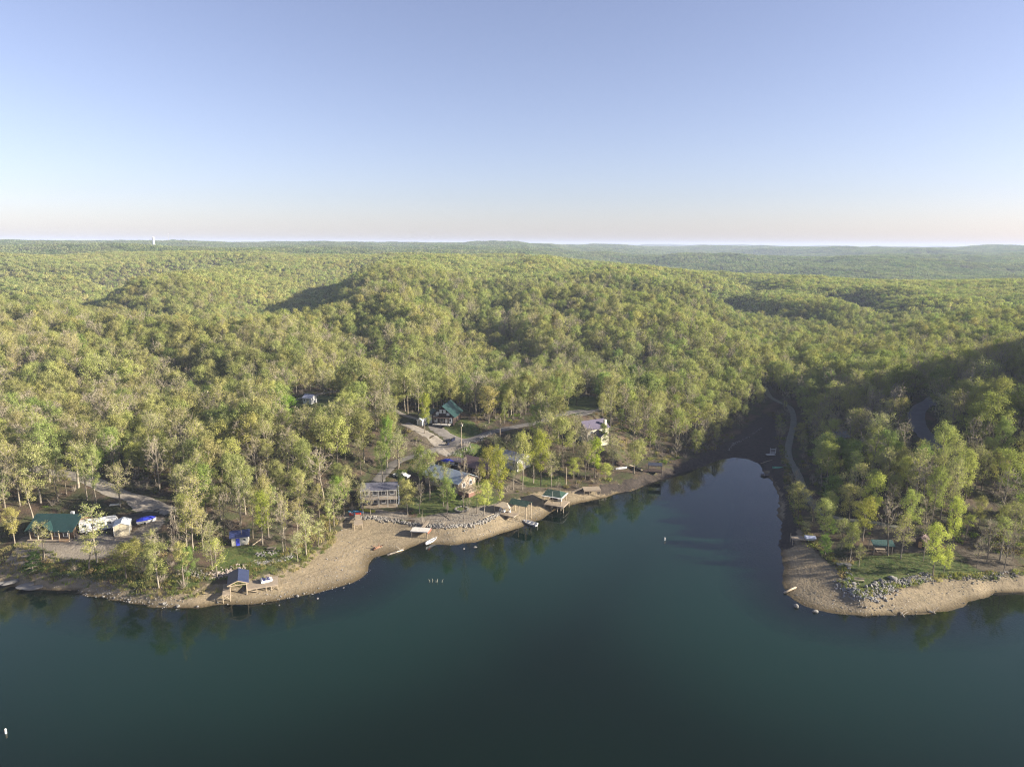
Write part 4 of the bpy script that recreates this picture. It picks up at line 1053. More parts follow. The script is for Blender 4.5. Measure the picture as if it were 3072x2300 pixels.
# --- dark brown house and its outbuilding
r = vane(1442, 1418, 'house', 'dark brown house with a reddish-brown shingle roof beside the lower lawn', 'house', rad(-32), lm='the dark brown house')
L, W, H, R = 10.5, 7.6, 3.2, 2.0
BR = mat('dark_brown_wall', (.045, .028, .022), .8)
shell(L, W, H, R).build('wall', BR, r); gable(MB(), L, W, H, R, .6).build('roof', mat('brown_shingle', (.16, .105, .10), .85, (.10, .066, .062), 2), r)
for f_, t_ in (('f', -3), ('f', 0), ('f', 3), ('l', 0)): window(r, f_, t_, 1.7, 1.1, 1.1, L, W, TRIM)
MB().box((0, -4.9, .3), (7, 2.0, .2)).build('deck', WOOD, r)
r = vane(1372, 1404, 'outbuilding', 'small dark open-fronted outbuilding with a grey-brown roof next to the blue-tarped boat', 'outbuilding', rad(-8), lm='the small dark outbuilding')
L, W, H, R = 4.2, 3.6, 2.3, .6
gable(MB(), L, W, H, R, .3).build('roof', mat('greybrown_shingle', (.10, .085, .10), .8), r)
MB().box((0, W/2 - .1, H/2), (L, .12, H + .3)).build('wall', BR, r)
for s in (-1, 1): MB().box((s * (L/2 - .1), -W/2 + .1, H/2), (.16, .16, H + .3)).build('post', WB, r)
MB().box((.9, .2, .5), (1.4, 1.2, 1.0)).build('storage_box', TRIM, r)

# --- two-storey lodge with balconies at the head of the muddy inlet
r = vane(1140, 1505, 'lodge', 'two-storey grey lodge with long balconies and pale railings above the muddy inlet', 'house', rad(8), lm='the two-storey lodge')
L, W, H, R = 10.0, 6.0, 4.9, .9
shell(L, W, H, R).build('wall', mat('grey_board', (.15, .135, .12), .8), r); gable(MB(), L, W, H, R, .5).build('roof', mat('slate_shingle', (.12, .12, .15), .7), r)
for k in range(4):
    window(r, 'f', -3.7 + 2.5 * k, 3.9, 1.2, 1.3, L, W); window(r, 'f', -3.7 + 2.5 * k, 1.3, 1.1, 1.3, L, W)
MB().box((0, -4.3, 2.6), (10.8, 2.1, .18)).build('balcony', WOOD, r)
MB().box((0, -4.3, .05), (10.8, 2.1, .3)).build('porch_floor', WOOD, r)
for k in range(5): MB().box((-5.2 + 2.6 * k, -5.25, 2.6), (.16, .16, 5.4)).build('post', TRIM, r)
b = MB().box((0, -5.27, 3.6), (10.6, .09, .1)).box((0, -5.27, 5.3), (10.8, .14, .16)).box((0, -5.27, 2.85), (10.6, .06, .08))
for k in range(22): b.box((-5.1 + .485 * k, -5.27, 3.2), (.04, .04, .8))
b.build('railing', TRIM, r)
MB().box((5.7, -1.2, 2.4), (.16, 3.6, 4.9)).build('side_screen', mat('bluewhite_panel', (.55, .6, .7), .5), r)
# --- pale house behind the cove trees
r = vane(1775, 1318, 'house', 'tall cream house with a purple-grey shingle roof half hidden in trees above the cove', 'house', rad(28), lm='the cream house above the cove')
L, W, H, R = 9.5, 7.5, 5.2, 2.2
CR = mat('cream_wall', (.56, .53, .40), .7)
shell(L, W, H, R).build('wall', CR, r); gable(MB(), L, W, H, R, .4).build('roof', mat('purple_shingle', (.115, .10, .14), .8, (.075, .065, .10), 2), r)
for f_, t_ in (('f', -2.6), ('f', 0), ('f', 2.6), ('r', -1.6), ('r', 1.4)): window(r, f_, t_, 3.6, 1.1, 1.4, L, W); window(r, f_, t_, 1.2, 1.0, 1.1, L, W)
MB().prism([(-1.7, -.3), (1.7, -.3), (1.7, 3.4), (0, 4.5), (-1.7, 3.4)], -8.2, -3.4, 'y').build('front_wing', CR, r)
b = MB()
for s in (-1, 1): b.add([(0, -8.6, 4.75), (0, -3.4, 4.75), (s * 2.1, -3.4, 3.4), (s * 2.1, -8.6, 3.4), (0, -8.6, 4.62), (0, -3.4, 4.62), (s * 2.1, -3.4, 3.28), (s * 2.1, -8.6, 3.28)], [(0,1,2,3),(4,5,6,7),(0,3,7,4),(2,3,7,6)])
b.build('wing_roof', MC['purple_shingle'], r); MB().box((3.6, -3.0, H + 1.4), (.9, .9, 2.6)).build('chimney', CR, r)
# --- grey metal building by the bend
r = vane(1530, 1392, 'barn', 'long grey metal building with a pale wall behind the tall yellow-green trees', 'barn', rad(-38), lm='the grey metal building')
L, W, H, R = 12, 7.5, 3.2, 1.4
shell(L, W, H, R).build('wall', ribbed('pale_siding', (.42, .42, .40), 0), r); gable(MB(), L, W, H, R, .3).build('roof', ribbed('grey_metal_roof', (.20, .21, .26), rough=.5), r)
for t_ in (-4, 0, 4): window(r, 'f', t_, 1.6, 1.4, 1.1, L, W)
# --- open pavilion and little shelter in the right-hand woods
r = vane(2640, 1655, 'picnic_shelter', 'small open picnic shelter with a dull green roof under bare trees on the point', 'shelter', rad(-4), lm='the green-roofed picnic shelter')
gable(MB(), 4.6, 3.2, 2.5, .7, .35).build('roof', ribbed('teal_metal_roof', (.025, .07, .06)), r)
for sx in (-1, 1):
    for sy in (-1, 1): MB().box((sx * 2.2, sy * 1.5, 1.2), (.16, .16, 2.7)).build('post', WOOD, r)
b = MB().box((0, 0, .78), (2.4, .9, .08)).box((0, .8, .45), (2.4, .3, .06)).box((0, -.8, .45), (2.4, .3, .06)).box((-.9, 0, .4), (.1, 1.6, .1)).box((.9, 0, .4), (.1, 1.6, .1)).box((-.9, 0, .2), (.1, .1, .9)).box((.9, 0, .2), (.1, .1, .9)); b.build('table', WOOD, r)
r = vane(2765, 1640, 'camp_hut', 'tiny brown camp hut with a pointed roof in the bare woods on the point', 'hut', rad(40), lm='the tiny brown camp hut')
shell(2.6, 2.2, 1.9, .9).build('wall', WB, r); gable(MB(), 2.6, 2.2, 1.9, .9, .3).build('roof', MC['brown_shingle'], r); door(r, 'l', 0, .8, 1.6, 2.6, 2.2, LOGY)
r = vane(2505, 1325, 'cabin', 'grey-roofed cabin half buried in the shaded woods between the track and paved road', 'cabin', rad(6), lm='the grey-roofed cabin in the shade')
shell(8, 5, 2.6, 1.4).build('wall', WB, r); gable(MB(), 8, 5, 2.6, 1.4, .4).build('roof', ribbed('steel_blue_roof', (.17, .22, .28)), r); window(r, 'f', -2, 1.4, 1, 1, 8, 5); window(r, 'f', 2, 1.4, 1, 1, 8, 5)
KV.append((2478, 1305, 2528, 1330, 1))

# ------------------------------------------------------------------ docks
def posts(r, pts, zt, zb, s=.16, m_=POST):
    for x, y in pts: MB().box((x, y, (zt + zb) / 2), (s, s, zt - zb)).build('post', m_, r)
def deck(r, x0, x1, y0, y1, z, name='deck', m_=WOOD, ax=0):
    b = MB(); n_ = int((x1 - x0) / .24)
    for k in range(n_): b.box((x0 + (k + .5) * (x1 - x0) / n_, (y0 + y1) / 2, z), ((x1 - x0) / n_ - .02, y1 - y0, .06))
    b.box(((x0 + x1) / 2, y0 + .05, z - .14), (x1 - x0, .08, .22)).box(((x0 + x1) / 2, y1 - .05, z - .14), (x1 - x0, .08, .22)).box((x0 + .05, (y0 + y1) / 2, z - .15), (.08, y1 - y0 - .2, .2)).box((x1 - .05, (y0 + y1) / 2, z - .15), (.08, y1 - y0 - .2, .2))
    return b.build(name, m_, r)
def braces(r, segs):
    b = MB()
    for a, c in segs: b.bar(a, c, .09, .12)
    b.build('brace', POST, r)
# dock one: blue roof over a slip, deck at right
r = vane(717, 1784, 'boat_dock', 'boat dock on the sand with a blue metal gable roof over its slip', 'dock', rad(20), lm='the blue-roofed dock')
zb = -1.6; dz = 1.2
deck(r, -3.4, -1.7, -1.2, 5.6, dz, 'walkway'); deck(r, 1.7, 8.6, -.3, 4.3, dz); deck(r, 5.4, 6.9, 4.4, 6.4, dz + .1, 'gangway')
posts(r, [(-3.3, -1.1), (-1.8, -1.1), (-3.3, 2), (-3.3, 5.4)], dz, zb); posts(r, [(3.9, -.2), (5.9, -.2), (7.1, -.2), (8.5, -.2), (8.5, 4.2), (5, 4.2)], dz, zb)
posts(r, [(-1.75, .2), (1.8, -.3), (-1.75, 5.2), (1.8, 5.0)], dz + 1.75, zb, .2)
braces(r, [((-3.3, -1.1, -.1), (-1.8, -1.1, 1.1)), ((-3.3, -1.1, 1.1), (-1.8, -1.1, -.1)), ((1.8, -.3, 1.1), (3.9, -.2, .2)), ((7.1, -.2, .2), (8.5, -.2, 1.2))])
b = MB(); H_, R_, a = dz + 1.75, .9, 2.3
BR1 = ribbed('dock_roof_metal', (.05, .068, .15), 1, .35, .35, .3)
for s in (-1, 1): b.add([(0, -.8, H_+R_), (0, 5.8, H_+R_), (s*a, 5.8, H_), (s*a, -.8, H_), (0, -.8, H_+R_+.08), (0, 5.8, H_+R_+.08), (s*a, 5.8, H_+.08), (s*a, -.8, H_+.08)], [(0,1,2,3),(4,5,6,7),(0,1,5,4),(1,2,6,5),(2,3,7,6),(3,0,4,7)])
b.build('roof', BR1, r)
MB().bar((-2.3, -.85, H_), (0, -.85, H_ + R_), .06, .2).bar((2.3, -.85, H_), (0, -.85, H_ + R_), .06, .2).bar((-2.2, -.8, H_ - .1), (2.2, -.8, H_ - .1), .08, .16).build('fascia', POST, r)
# white pedal boat on the deck
p0 = Matrix.Rotation(rad(20), 3, 'Z') @ Vector((6.0, 2.3, 0)); q = vane(717, 1784, 'pedal_boat', 'white four-seat pedal boat lying on the dock deck beside the blue roof', 'pedal boat', rad(30)); q.location = Vector(q.location) + p0 + Vector((0, 0, dz + .05))
MB().prism([(-1.3, .12), (-1.1, 0), (1.1, 0), (1.35, .25), (1.35, .5), (-1.3, .5)], -.85, .85, 'y').box((-1.0, 0, .62), (.3, 1.6, .3)).box((0, 0, .6), (.25, .3, .25)).build('hull', mat('boat_white', (.6, .6, .6), .35), q, bevel=.05)
for sx in (-.5, .5):
    for sy in (-.42, .42): MB().box((sx, sy, .56), (.5, .42, .14)).box((sx - .24, sy, .75), (.1, .42, .4)).build('seat', mat('navy_vinyl', (.02, .025, .12), .5), q)
# dock two: green gable roof and beige awning
r = vane(1540, 1558, 'boat_dock', 'dock with a tall green gable roof on posts and a beige canopy above its deck', 'dock', rad(-27), lm='the dock with green roof and beige canopy')
H_, R_ = 3.6, 1.0
b = MB()
for s in (-1, 1): b.add([(-3, 0, H_+R_), (3, 0, H_+R_), (3, s*2.1, H_), (-3, s*2.1, H_), (-3, 0, H_+R_+.08), (3, 0, H_+R_+.08), (3, s*2.1, H_+.08), (-3, s*2.1, H_+.08)], [(0,1,2,3),(4,5,6,7),(0,1,5,4),(1,2,6,5),(2,3,7,6),(3,0,4,7)])
o = b.build('roof', GREEN2, r); o.location = (1.0, 2.8, .6)
posts(r, [(-1.7, 1.0), (3.6, 1.0), (3.6, 4.5), (-1.7, 4.5), (1.2, 1.0)], 4.2, -1.2, .18)
deck(r, -6.3, 1.0, -1.7, 1.6, 1.5); posts(r, [(-6.2, -1.6), (-4.5, -1.6), (-2.7, -1.6), (-.9, -1.6), (.9, -1.6), (-6.2, 1.5)], 1.5, -1.3)
braces(r, [((-6.2, -1.6, .9), (-5.3, -1.6, 1.4)), ((-4.5, -1.6, .8), (-3.6, -1.6, 1.4)), ((-2.7, -1.6, .8), (-1.9, -1.6, 1.4)), ((-.9, -1.6, .8), (-.1, -1.6, 1.4))])
b = MB(); a = 2.6
b.add([(-a, -1.9, 3.5), (a, -1.9, 3.5), (a, 1.9, 3.5), (-a, 1.9, 3.5), (-.9, 0, 4.4), (.9, 0, 4.4)], [(0,1,5,4),(2,3,4,5),(1,2,5),(3,0,4),(0,3,2,1)])
o = b.build('canopy', mat('beige_canvas', (.50, .41, .29), .85), r); o.location = (-3.4, .8, 0)
posts(r, [(-5.8, -.9), (-1.1, -.9), (-5.8, 2.5)], 3.5, 1.5, .12)
for k, (x0, y0) in enumerate(((-4.6, .6), (-3.2, .2), (-1.8, .9))): MB().box((x0, y0, 1.85), (.7, .7, .5)).box((x0, y0 + .3, 2.25), (.7, .12, .5)).build('chair', WHITE, r)
# dock three: green hip roof with white eaves
r = vane(1665, 1515, 'boat_dock', 'dock with a green hip roof and white eaves nearest the small bare platform', 'dock', rad(-24), lm='the dock with white-edged green roof')
H_ = 3.6
b = MB().add([(-3.3, -2.6, H_), (2.9, -2.6, H_), (2.9, 2.6, H_), (-3.3, 2.6, H_), (-2.6, 0, H_+1.3), (1.4, 0, H_+1.3)], [(0,1,5,4),(2,3,4,5),(1,2,5),(3,0,4),(0,3,2,1)]); b.build('roof', GREEN2, r)
MB().bar((-3.4, -2.75, H_ - .05), (3.0, -2.75, H_ - .05), .5, .08).bar((3.05, -2.7, H_ - .06), (3.05, 2.7, H_ - .06), .6, .08).build('eave', WHITE, r)
posts(r, [(-3.1, -2.4), (2.8, -2.4), (2.8, 2.4), (-3.1, 2.4), (.1, -2.4)], H_, -1.2, .18)
deck(r, -2.3, 4.2, -3.8, 1.6, 1.3); posts(r, [(-2.2, -3.7), (.1, -3.7), (2.2, -3.7), (4.1, -3.7), (4.1, 1.4)], 1.3, -1.3)
braces(r, [((-2.2, -3.7, .4), (-1.4, -3.7, 1.1)), ((.1, -3.7, .4), (.9, -3.7, 1.1)), ((2.2, -3.7, .4), (3.1, -3.7, 1.1)), ((4.1, -3.7, .4), (3.3, -3.7, 1.1))])
MB().box((-.6, .9, 2.1), (2.6, .1, 1.6)).build('storage_wall', WB, r); MB().box((1.4, .3, 1.75), (1.2, .7, .8)).build('cabinet', TRIM, r)
MB().tube([(.1, -2.6, 3.6), (.1, -2.6, 5.4)], .05, 6).build('flagpole', TRIM, r)
# bare wooden platform
r = vane(1775, 1480, 'wooden_platform', 'bare wooden platform on posts with a ramp on the left bank of the cove', 'platform', rad(4), lm='the small bare platform')
deck(r, -2.8, 2.8, -1.3, 2.2, 1.5); posts(r, [(-2.7, -1.2), (-1, -1.2), (1, -1.2), (2.7, -1.2)], 1.5, -1, .15); MB().box((0, -1.25, 1.2), (5.4, .08, .25)).build('rail', POST, r)
MB().bar((-2.9, 1.2, 1.5), (-6.6, -.2, .6), .9, .08).build('ramp', WOOD, r)
# low dock by the muddy inlet
r = vane(1074, 1580, 'wooden_dock', 'short grey dock with a tipped end section over the muddy inlet', 'dock', rad(15), lm='the tipped grey dock')
deck(r, -1.1, 1.3, -2.2, 1.0, 1.5); o = deck(r, -.6, .9, 1.1, 4.4, 1.75, 'gangway'); posts(r, [(-1, -2.1), (1.2, -2.1), (-1, .9), (1.2, .9)], 1.5, -1, .16); braces(r, [((-1, -2.1, .5), (1.2, -2.1, 1.3))])
# concrete platform
r = vane(1262, 1604, 'swim_platform', 'pale square platform with a red-edged side in front of the stone seawall', 'platform', rad(-8), lm='the pale square platform')
MB().prism([(-2.5, -1.5), (2.4, -1.5), (2.6, 1.3), (-2.0, 1.4), (-2.5, .8)], 1.15, 1.4, 'z').build('slab', mat('pale_deck', (.55, .52, .47), .8), r)
posts(r, [(-2.2, -1.3), (2.1, -1.3), (2.1, 1.1), (-1.9, 1.1)], 1.15, -.9, .2); MB().box((2.56, -.1, 1.1), (.12, 2.6, .5), rad(-4)).build('edge_board', mat('red_board', (.45, .10, .06), .7), r)
MB().bar((.3, 1.3, 1.4), (.8, 4.6, 1.9), 1.0, .1).build('gangway', WOOD, r)
# dark dock on the left bank of the cove
r = vane(1962, 1420, 'boat_dock', 'dark roofed dock in deep shade on the left bank of the cove', 'dock', rad(-8), lm='the dark dock in the cove')
deck(r, -4, 2.6, -1.4, 1.8, .9, 'deck', WB); MB().prism([(-1.8, 3.3), (0, 3.9), (1.8, 3.3), (1.8, 3.15), (0, 3.75), (-1.8, 3.15)], -2.2, 2.6, 'x').build('roof', mat('black_roofing', (.045, .05, .07), .5), r)
posts(r, [(-2, -1.3), (2.4, -1.3), (2.4, 1.7), (-2, 1.7)], 3.3, -1.2, .16, WOOD); MB().bar((-4, 0, .9), (-8.5, 1.2, 2.2), .9, .08).build('gangway', WOOD, r)
# right bank of the cove
r = vane(2318, 1364, 'dock_frame', 'small white dock frame standing on the mud on the right bank of the cove', 'dock', rad(5), lm='the small white dock frame')
b = MB()
for k in range(4): b.box((0, 0, .5 + .55 * k), (2.2, .12, .1))
b.box((-1.1, 0, 1.3), (.12, .12, 2.6)).box((1.1, 0, 1.3), (.12, .12, 2.6)); b.build('frame', WHITE, r); MB().box((-1.2, -.8, .25), (3.4, 1.4, .2)).build('float', TRIM, r)
r = vane(2300, 1428, 'floating_dock', 'dark floating dock moored at the right bank of the cove', 'dock', rad(15), lm='the dark floating dock')
MB().box((0, 0, .35), (4.0, 2.2, .18)).build('deck', WB, r); MB().box((-1.2, 0, .12), (.7, 2.0, .4)).box((1.2, 0, .12), (.7, 2.0, .4)).build('float', BLACK, r); MB().box((-1.6, -.8, .7), (.1, .1, .7)).box((1.5, .9, .7), (.1, .1, .7)).build('post', TRIM, r)
r = vane(2412, 1626, 'boat_lift', 'small dock with a pale covered boat on the shaded beach of the point', 'dock', rad(-6), lm='the dock with the pale covered boat')
deck(r, -3.4, 0, -1.2, 1.0, 1.1); posts(r, [(-3.3, -1.1), (-3.3, .9), (2.8, -1), (2.8, 1)], 1.9, -.6, .13); MB().prism([(-1.1, 1.45), (0, 1.85), (1.1, 1.45), (1, 1.3), (-1, 1.3)], .2, 2.8, 'x').build('boat_cover', mat('pale_canvas', (.62, .66, .8), .6), r); MB().box((1.5, 0, 1.05), (2.6, 1.6, .5)).build('hull', WHITE, r)

# ------------------------------------------------------------------ boats and floats
def skiff(u, v, rz, name, label, Lb, wb, m_, cat='boat', seats=2, motor=True, z=None, lm=None, closed=False):
    r = vane(u, v, name, label, cat, rz, lm=lm)
    if z is not None: r.location.z = z
    prof = [(-1, .8), (-.4, 1.0), (.3, .95), (.75, .55), (1, .06)] if not closed else [(-1, .06), (-.6, .75), (0, 1), (.6, .75), (1, .06)]
    V = []
    for t_, w_ in prof:
        h_ = .62 + .12 * t_ * t_; x = t_ * Lb / 2
        V += [(x, -w_*wb/2, h_), (x*.95, -w_*wb*.32, .05), (x*.95, w_*wb*.32, .05), (x, w_*wb/2, h_), (x*.97, w_*wb*.42, h_), (x*.92, w_*wb*.26, .2), (x*.92, -w_*wb*.26, .2), (x*.97, -w_*wb*.42, h_)]
    n_ = len(prof); b = MB().add(V, [(i*8+j, i*8+(j+1)%8, i*8+8+(j+1)%8, i*8+8+j) for i in range(n_-1) for j in range(8)] + [tuple(range(8)), tuple((n_-1)*8+q for q in range(8))]); b.build('hull', m_, r)
    for k in range(seats): MB().box((-Lb*.25 + k * Lb * .3, 0, .5), (.3, wb * .75, .08)).build('seat', TRIM, r)
    if motor: MB().box((-Lb/2 - .12, 0, .85), (.3, .3, .45)).box((-Lb/2 - .12, 0, .35), (.12, .12, .8)).build('outboard_motor', WHITE, r, bevel=.04)
    return r
skiff(1590, 1572, rad(-38) + pi, 'motorboat', 'small open white motorboat at the water edge below the beige canopy dock', 5.0, 1.9, mat('boat_hull_white', (.52, .53, .55), .4), lm='the small white motorboat')
skiff(1672, 1521, rad(-45) + pi, 'jon_boat', 'dark flat-bottomed boat at the water edge below the white-edged green roof', 4.8, 1.6, mat('dark_hull', (.03, .03, .035), .5), seats=3)
skiff(1294, 1626, rad(55), 'canoe', 'white canoe pulled up on the beach beside the dark water', 4.6, 1.0, MC['boat_hull_white'], 'canoe', 2, False, closed=True, lm='the white canoe')
skiff(1864, 1408, rad(22), 'kayak', 'white kayak lying on the wooded left bank of the cove', 4.6, .8, MC['boat_hull_white'], 'kayak', 1, False, closed=True)
skiff(2335, 1406, rad(-8), 'canoe', 'pale green canoe on the right bank of the cove below the track', 4.2, .8, mat('green_hull', (.16, .42, .3), .5), 'canoe', 1, False, closed=True)
for (u, v, rz, c_, nm_, lb) in ((1102, 1535, -14, (.42, .40, .03), 'yellow_hull', 'long yellow kayak on the gravel below the two-storey lodge'), (1056, 1545, -40, (.12, .35, .5), 'lightblue_hull', 'light blue kayak leftmost on the gravel below the lodge'),
                                (1066, 1548, 8, (.5, .05, .03), 'red_hull', 'red kayak between the blue kayaks below the lodge'), (1075, 1540, -10, (.03, .2, .36), 'teal_hull', 'dark teal kayak next to the red kayak below the lodge')):
    skiff(u, v, rad(rz), 'kayak', lb, 3.4 if 'yellow' not in lb else 5.2, .85, mat(nm_, c_, .45), 'kayak', 1, False, closed=True).__setitem__('group', 'kayaks on the gravel below the lodge')
def buoy(u, v, label):
    r = vane(u, v, 'marker_buoy', label, 'buoy'); r.location.z = 0
    MB().tube([(0, 0, -.5), (0, 0, .1), (0, 0, .8), (0, 0, .92)], [.14, .16, .16, .05], 12).build('float', WHITE, r, smooth=False); MB().tube([(0, 0, .55), (0, 0, .66)], .17, 12).build('band', mat('orange_band', (.7, .22, .03), .5), r)
buoy(1994, 1622, 'white marker buoy floating alone in the middle of the cove'); buoy(18, 2200, 'white marker buoy in the dark water at the bottom left corner')

# ------------------------------------------------------------------ yard furniture, poles, logs, rocks
def table(u, v, rz, label):
    r = vane(u, v, 'picnic_table', label, 'picnic table', rz); MB().box((0, 0, .76), (2.2, .8, .06)).build('table_top', WOOD, r)
    for s in (-1, 1): MB().box((0, s * .75, .46), (2.2, .28, .05)).build('bench', WOOD, r)
    for s in (-.8, .8): MB().bar((s, -.7, -.05), (s, -.2, .75), .08).bar((s, .7, -.05), (s, .2, .75), .08).bar((s, -.85, .42), (s, .85, .42), .08).build('leg_frame', WOOD, r)
table(815, 1653, rad(-2), 'grey picnic table on the lawn right of the cream shed')
r = vane(2577, 1745, 'park_bench', 'pale wooden bench on the grass at the tip of the point', 'bench', rad(-18), lm='the pale bench')
MB().box((0, 0, .45), (2.2, .45, .06)).build('seat', POST, r); MB().box((0, .26, .75), (2.2, .06, .35)).build('backrest', POST, r)
for s in (-.9, .9): MB().box((s, 0, .2), (.1, .4, .45)).build('leg', POST, r)
r = vane(2533, 1697, 'stone_steps', 'pale flat stone slabs stacked at the top of the boulder line', 'steps', rad(-20))
for k in range(3): MB().box((.9 * k - 1, .3 * (k % 2), .2 + .12 * k), (1.5, 1.1, .35), rad(12 * k)).build('slab', STONE, r, bevel=.05)
r = vane(347, 1518, 'roofing_sheet', 'flat grey sheet lying on the ground under the trees', 'panel', rad(20)); 
MB().box((0, 0, .12), (2.8, 1.5, .12)).build('sheet', TRIM, r); MB().box((0, .5, .02), (2.8, .1, .12)).build('batten', WOOD, r)
def pole(u, v, h, label, lamp=False, arm=False):
    r = vane(u, v, 'utility_pole', label, 'pole'); MB().tube([(0, 0, -.5), (0, 0, h)], [.15, .10], 8).build('post', WOOD, r)
    if lamp: MB().bar((0, 0, h - .3), (.9, 0, h), .06).box((1.0, 0, h), (.45, .25, .15)).build('lamp_head', WHITE, r)
    if arm: MB().box((0, 0, h - .5), (1.9, .1, .12)).build('crossarm', WOOD, r); MB().tube([(.35, 0, h - 1.4), (.35, 0, h - .7)], .22, 8).build('transformer', TRIM, r)
pole(1224, 1243, 7.5, 'wooden pole with a white lamp above the dirt track', True); pole(1384, 1340, 8.5, 'wooden utility pole with a grey transformer beside the lane junction', False, True)
pole(1500, 1308, 7.0, 'thin wooden pole beside the lane right of the lawn'); pole(1698, 1459, 6.5, 'thin grey pole standing right of the white-edged dock roof')
pole(1290, 1630 - 130, 6, 'thin pole in the yard left of the pale blue-grey roof')
r = vane(1205, 1434, 'pickup_truck', 'white pickup truck parked behind trees near the two-storey lodge', 'pickup truck', rad(-20), lm='the white pickup truck')
MB().prism([(-2.7, .45), (2.6, .45), (2.7, .95), (1.5, 1.1), (.9, 1.75), (-.5, 1.75), (-.8, 1.1), (-2.7, 1.1)], -.95, .95, 'y').build('body', WHITE, r, bevel=.05)
MB().prism([(1.35, 1.15), (.88, 1.66), (-.42, 1.66), (-.65, 1.15)], -.97, .97, 'y').build('window', GLASS, r)
for dx in (-1.7, 1.75):
    for s in (-1, 1): MB().tube([(dx, s * .78, .38), (dx, s * .99, .38)], .38, 12).build('wheel', BLACK, r)
def bin_(u, v, lb):
    r = vane(u, v, 'trash_bin', lb, 'bin', rad(20), 'dark bins at the driveway corner'); MB().add([(-.3,-.3,0),(.3,-.3,0),(.3,.3,0),(-.3,.3,0),(-.36,-.36,1.0),(.36,-.36,1.0),(.36,.36,1.0),(-.36,.36,1.0)], [(0,1,2,3),(4,5,6,7),(0,1,5,4),(1,2,6,5),(2,3,7,6),(3,0,4,7)]).build('body', mat('navy_plastic', (.02, .025, .06), .5), r); MB().box((0, 0, 1.05), (.8, .8, .08)).build('lid', BLACK, r)
bin_(1345, 1335, 'dark bin leftmost of three at the driveway corner'); bin_(1357, 1325, 'dark bin in the middle of three at the driveway corner'); bin_(1362, 1321, 'dark bin furthest up the drive of the three at the corner')
def log(u0, v0, u1, v1, rad_, label, name='log', br=0, m_=POST):
    a = at(u0, v0); c_ = at(u1, v1); mx_, my_, mz_ = [(p + q) / 2 for p, q in zip(a, c_)]
    r = empty(name, (mx_, my_, mz_), 0, label, 'log'); A_ = Vector(a) - r.location; C_ = Vector(c_) - r.location; A_.z += rad_ * .7; C_.z += rad_ * .7
    MB().tube([A_, (A_ + C_) / 2 + Vector((.1, .1, .05)), C_], [rad_, rad_ * .9, rad_ * .6], 8).build('trunk', m_, r, smooth=True)
    rg = random.Random(int(u0))
    for k in range(br):
        t_ = .25 + .7 * k / max(1, br); s = A_.lerp(C_, t_); e = s + Vector((rg.uniform(-1.6, 1.6), rg.uniform(-1.2, 1.2), rg.uniform(.3, 1.4)))
        MB().tube([s, s.lerp(e, .5) + Vector((0, 0, .15)), e], [rad_ * .45, rad_ * .3, .02], 5).build('branch', m_, r)
DRIFT = mat('bleached_wood', (.46, .40, .32), .85, (.3, .26, .2), 2)
log(2353, 1780, 2388, 1763, .28, 'straight bleached log lying at the edge of the point beach', 'log', 0)
log(1162, 1668, 1210, 1652, .22, 'branchy driftwood log at the water edge below the mudflat', 'driftwood', 6, DRIFT); log(1120, 1650, 1145, 1640, .3, 'brush pile log on the spit left of the driftwood', 'driftwood', 5, mat('red_brown_wood', (.24, .13, .08), .85))
log(757, 1636, 783, 1618, .16, 'thin fallen pole leaning beside the cream shed lawn', 'log', 0); log(1440, 1560, 1490, 1540, .12, 'pale pole lying behind the seawall near the beige canopy', 'log', 0)
log(2282, 1392, 2318, 1380, .12, 'thin pole lying across the mud at the cove head', 'log', 0); log(1830, 1437, 1858, 1455, .1, 'thin fallen branch on the left bank of the cove', 'log', 2)
log(2700, 1838, 2712, 1852, .16, 'bleached snag at the water edge in the middle of the point beach', 'driftwood', 3, DRIFT); log(2672, 1834, 2678, 1840, .1, 'small bleached twig snag on the point beach waterline', 'driftwood', 2, DRIFT)
log(2788, 1838, 2806, 1840, .14, 'bleached root snag at the right of the point beach waterline', 'driftwood', 5, DRIFT); log(1320, 1540, 1368, 1574, .1, 'thin plank lying on the pale rubble behind the seawall', 'log', 0)
r = vane(1304, 1748, 'sunken_branches', 'bare branch tips sticking up out of the open green water', 'branch'); r.location.z = -.2
for k, (dx, h_) in enumerate(((-1.3, .9), (-.6, 1.2), (.2, .7), (.5, 1.1), (1.7, 1.0))): MB().tube([(dx, 0, -.3), (dx + .15, .1, h_ * .6), (dx - .2 + .15 * k, .1, h_)], [.07, .05, .02], 5).build('branch', DRIFT, r)

# rocks
def rock_shape(seed, s=1.0):
    r = np.random.default_rng(seed); import bmesh
    bm = bmesh.new(); bmesh.ops.create_icosphere(bm, subdivisions=2, radius=.5 * s)
    ax = r.uniform(.7, 1.25, 3); pl = r.normal(size=(7, 3)); pl /= np.linalg.norm(pl, axis=1)[:, None]; dd_ = r.uniform(.28, .42, 7) * s
    for v in bm.verts:
        p = np.array(v.co)
        for n_, d_ in zip(pl, dd_):
            k = p @ n_
            if k > d_: p = p - n_ * (k - d_)
        v.co = p * ax * np.array([1, 1, .72])
    V = np.array([v.co[:] for v in bm.verts]); Fc = [tuple(v.index for v in f.verts) for f in bm.faces]; bm.free(); return V, Fc
RS = [rock_shape(i) for i in range(5)]
RMESH = []
for i, (V, Fc) in enumerate(RS):
    me_ = bpy.data.meshes.new('boulder'); me_.from_pydata(V.tolist(), [], Fc); me_.materials.append(STONE); RMESH.append(me_)
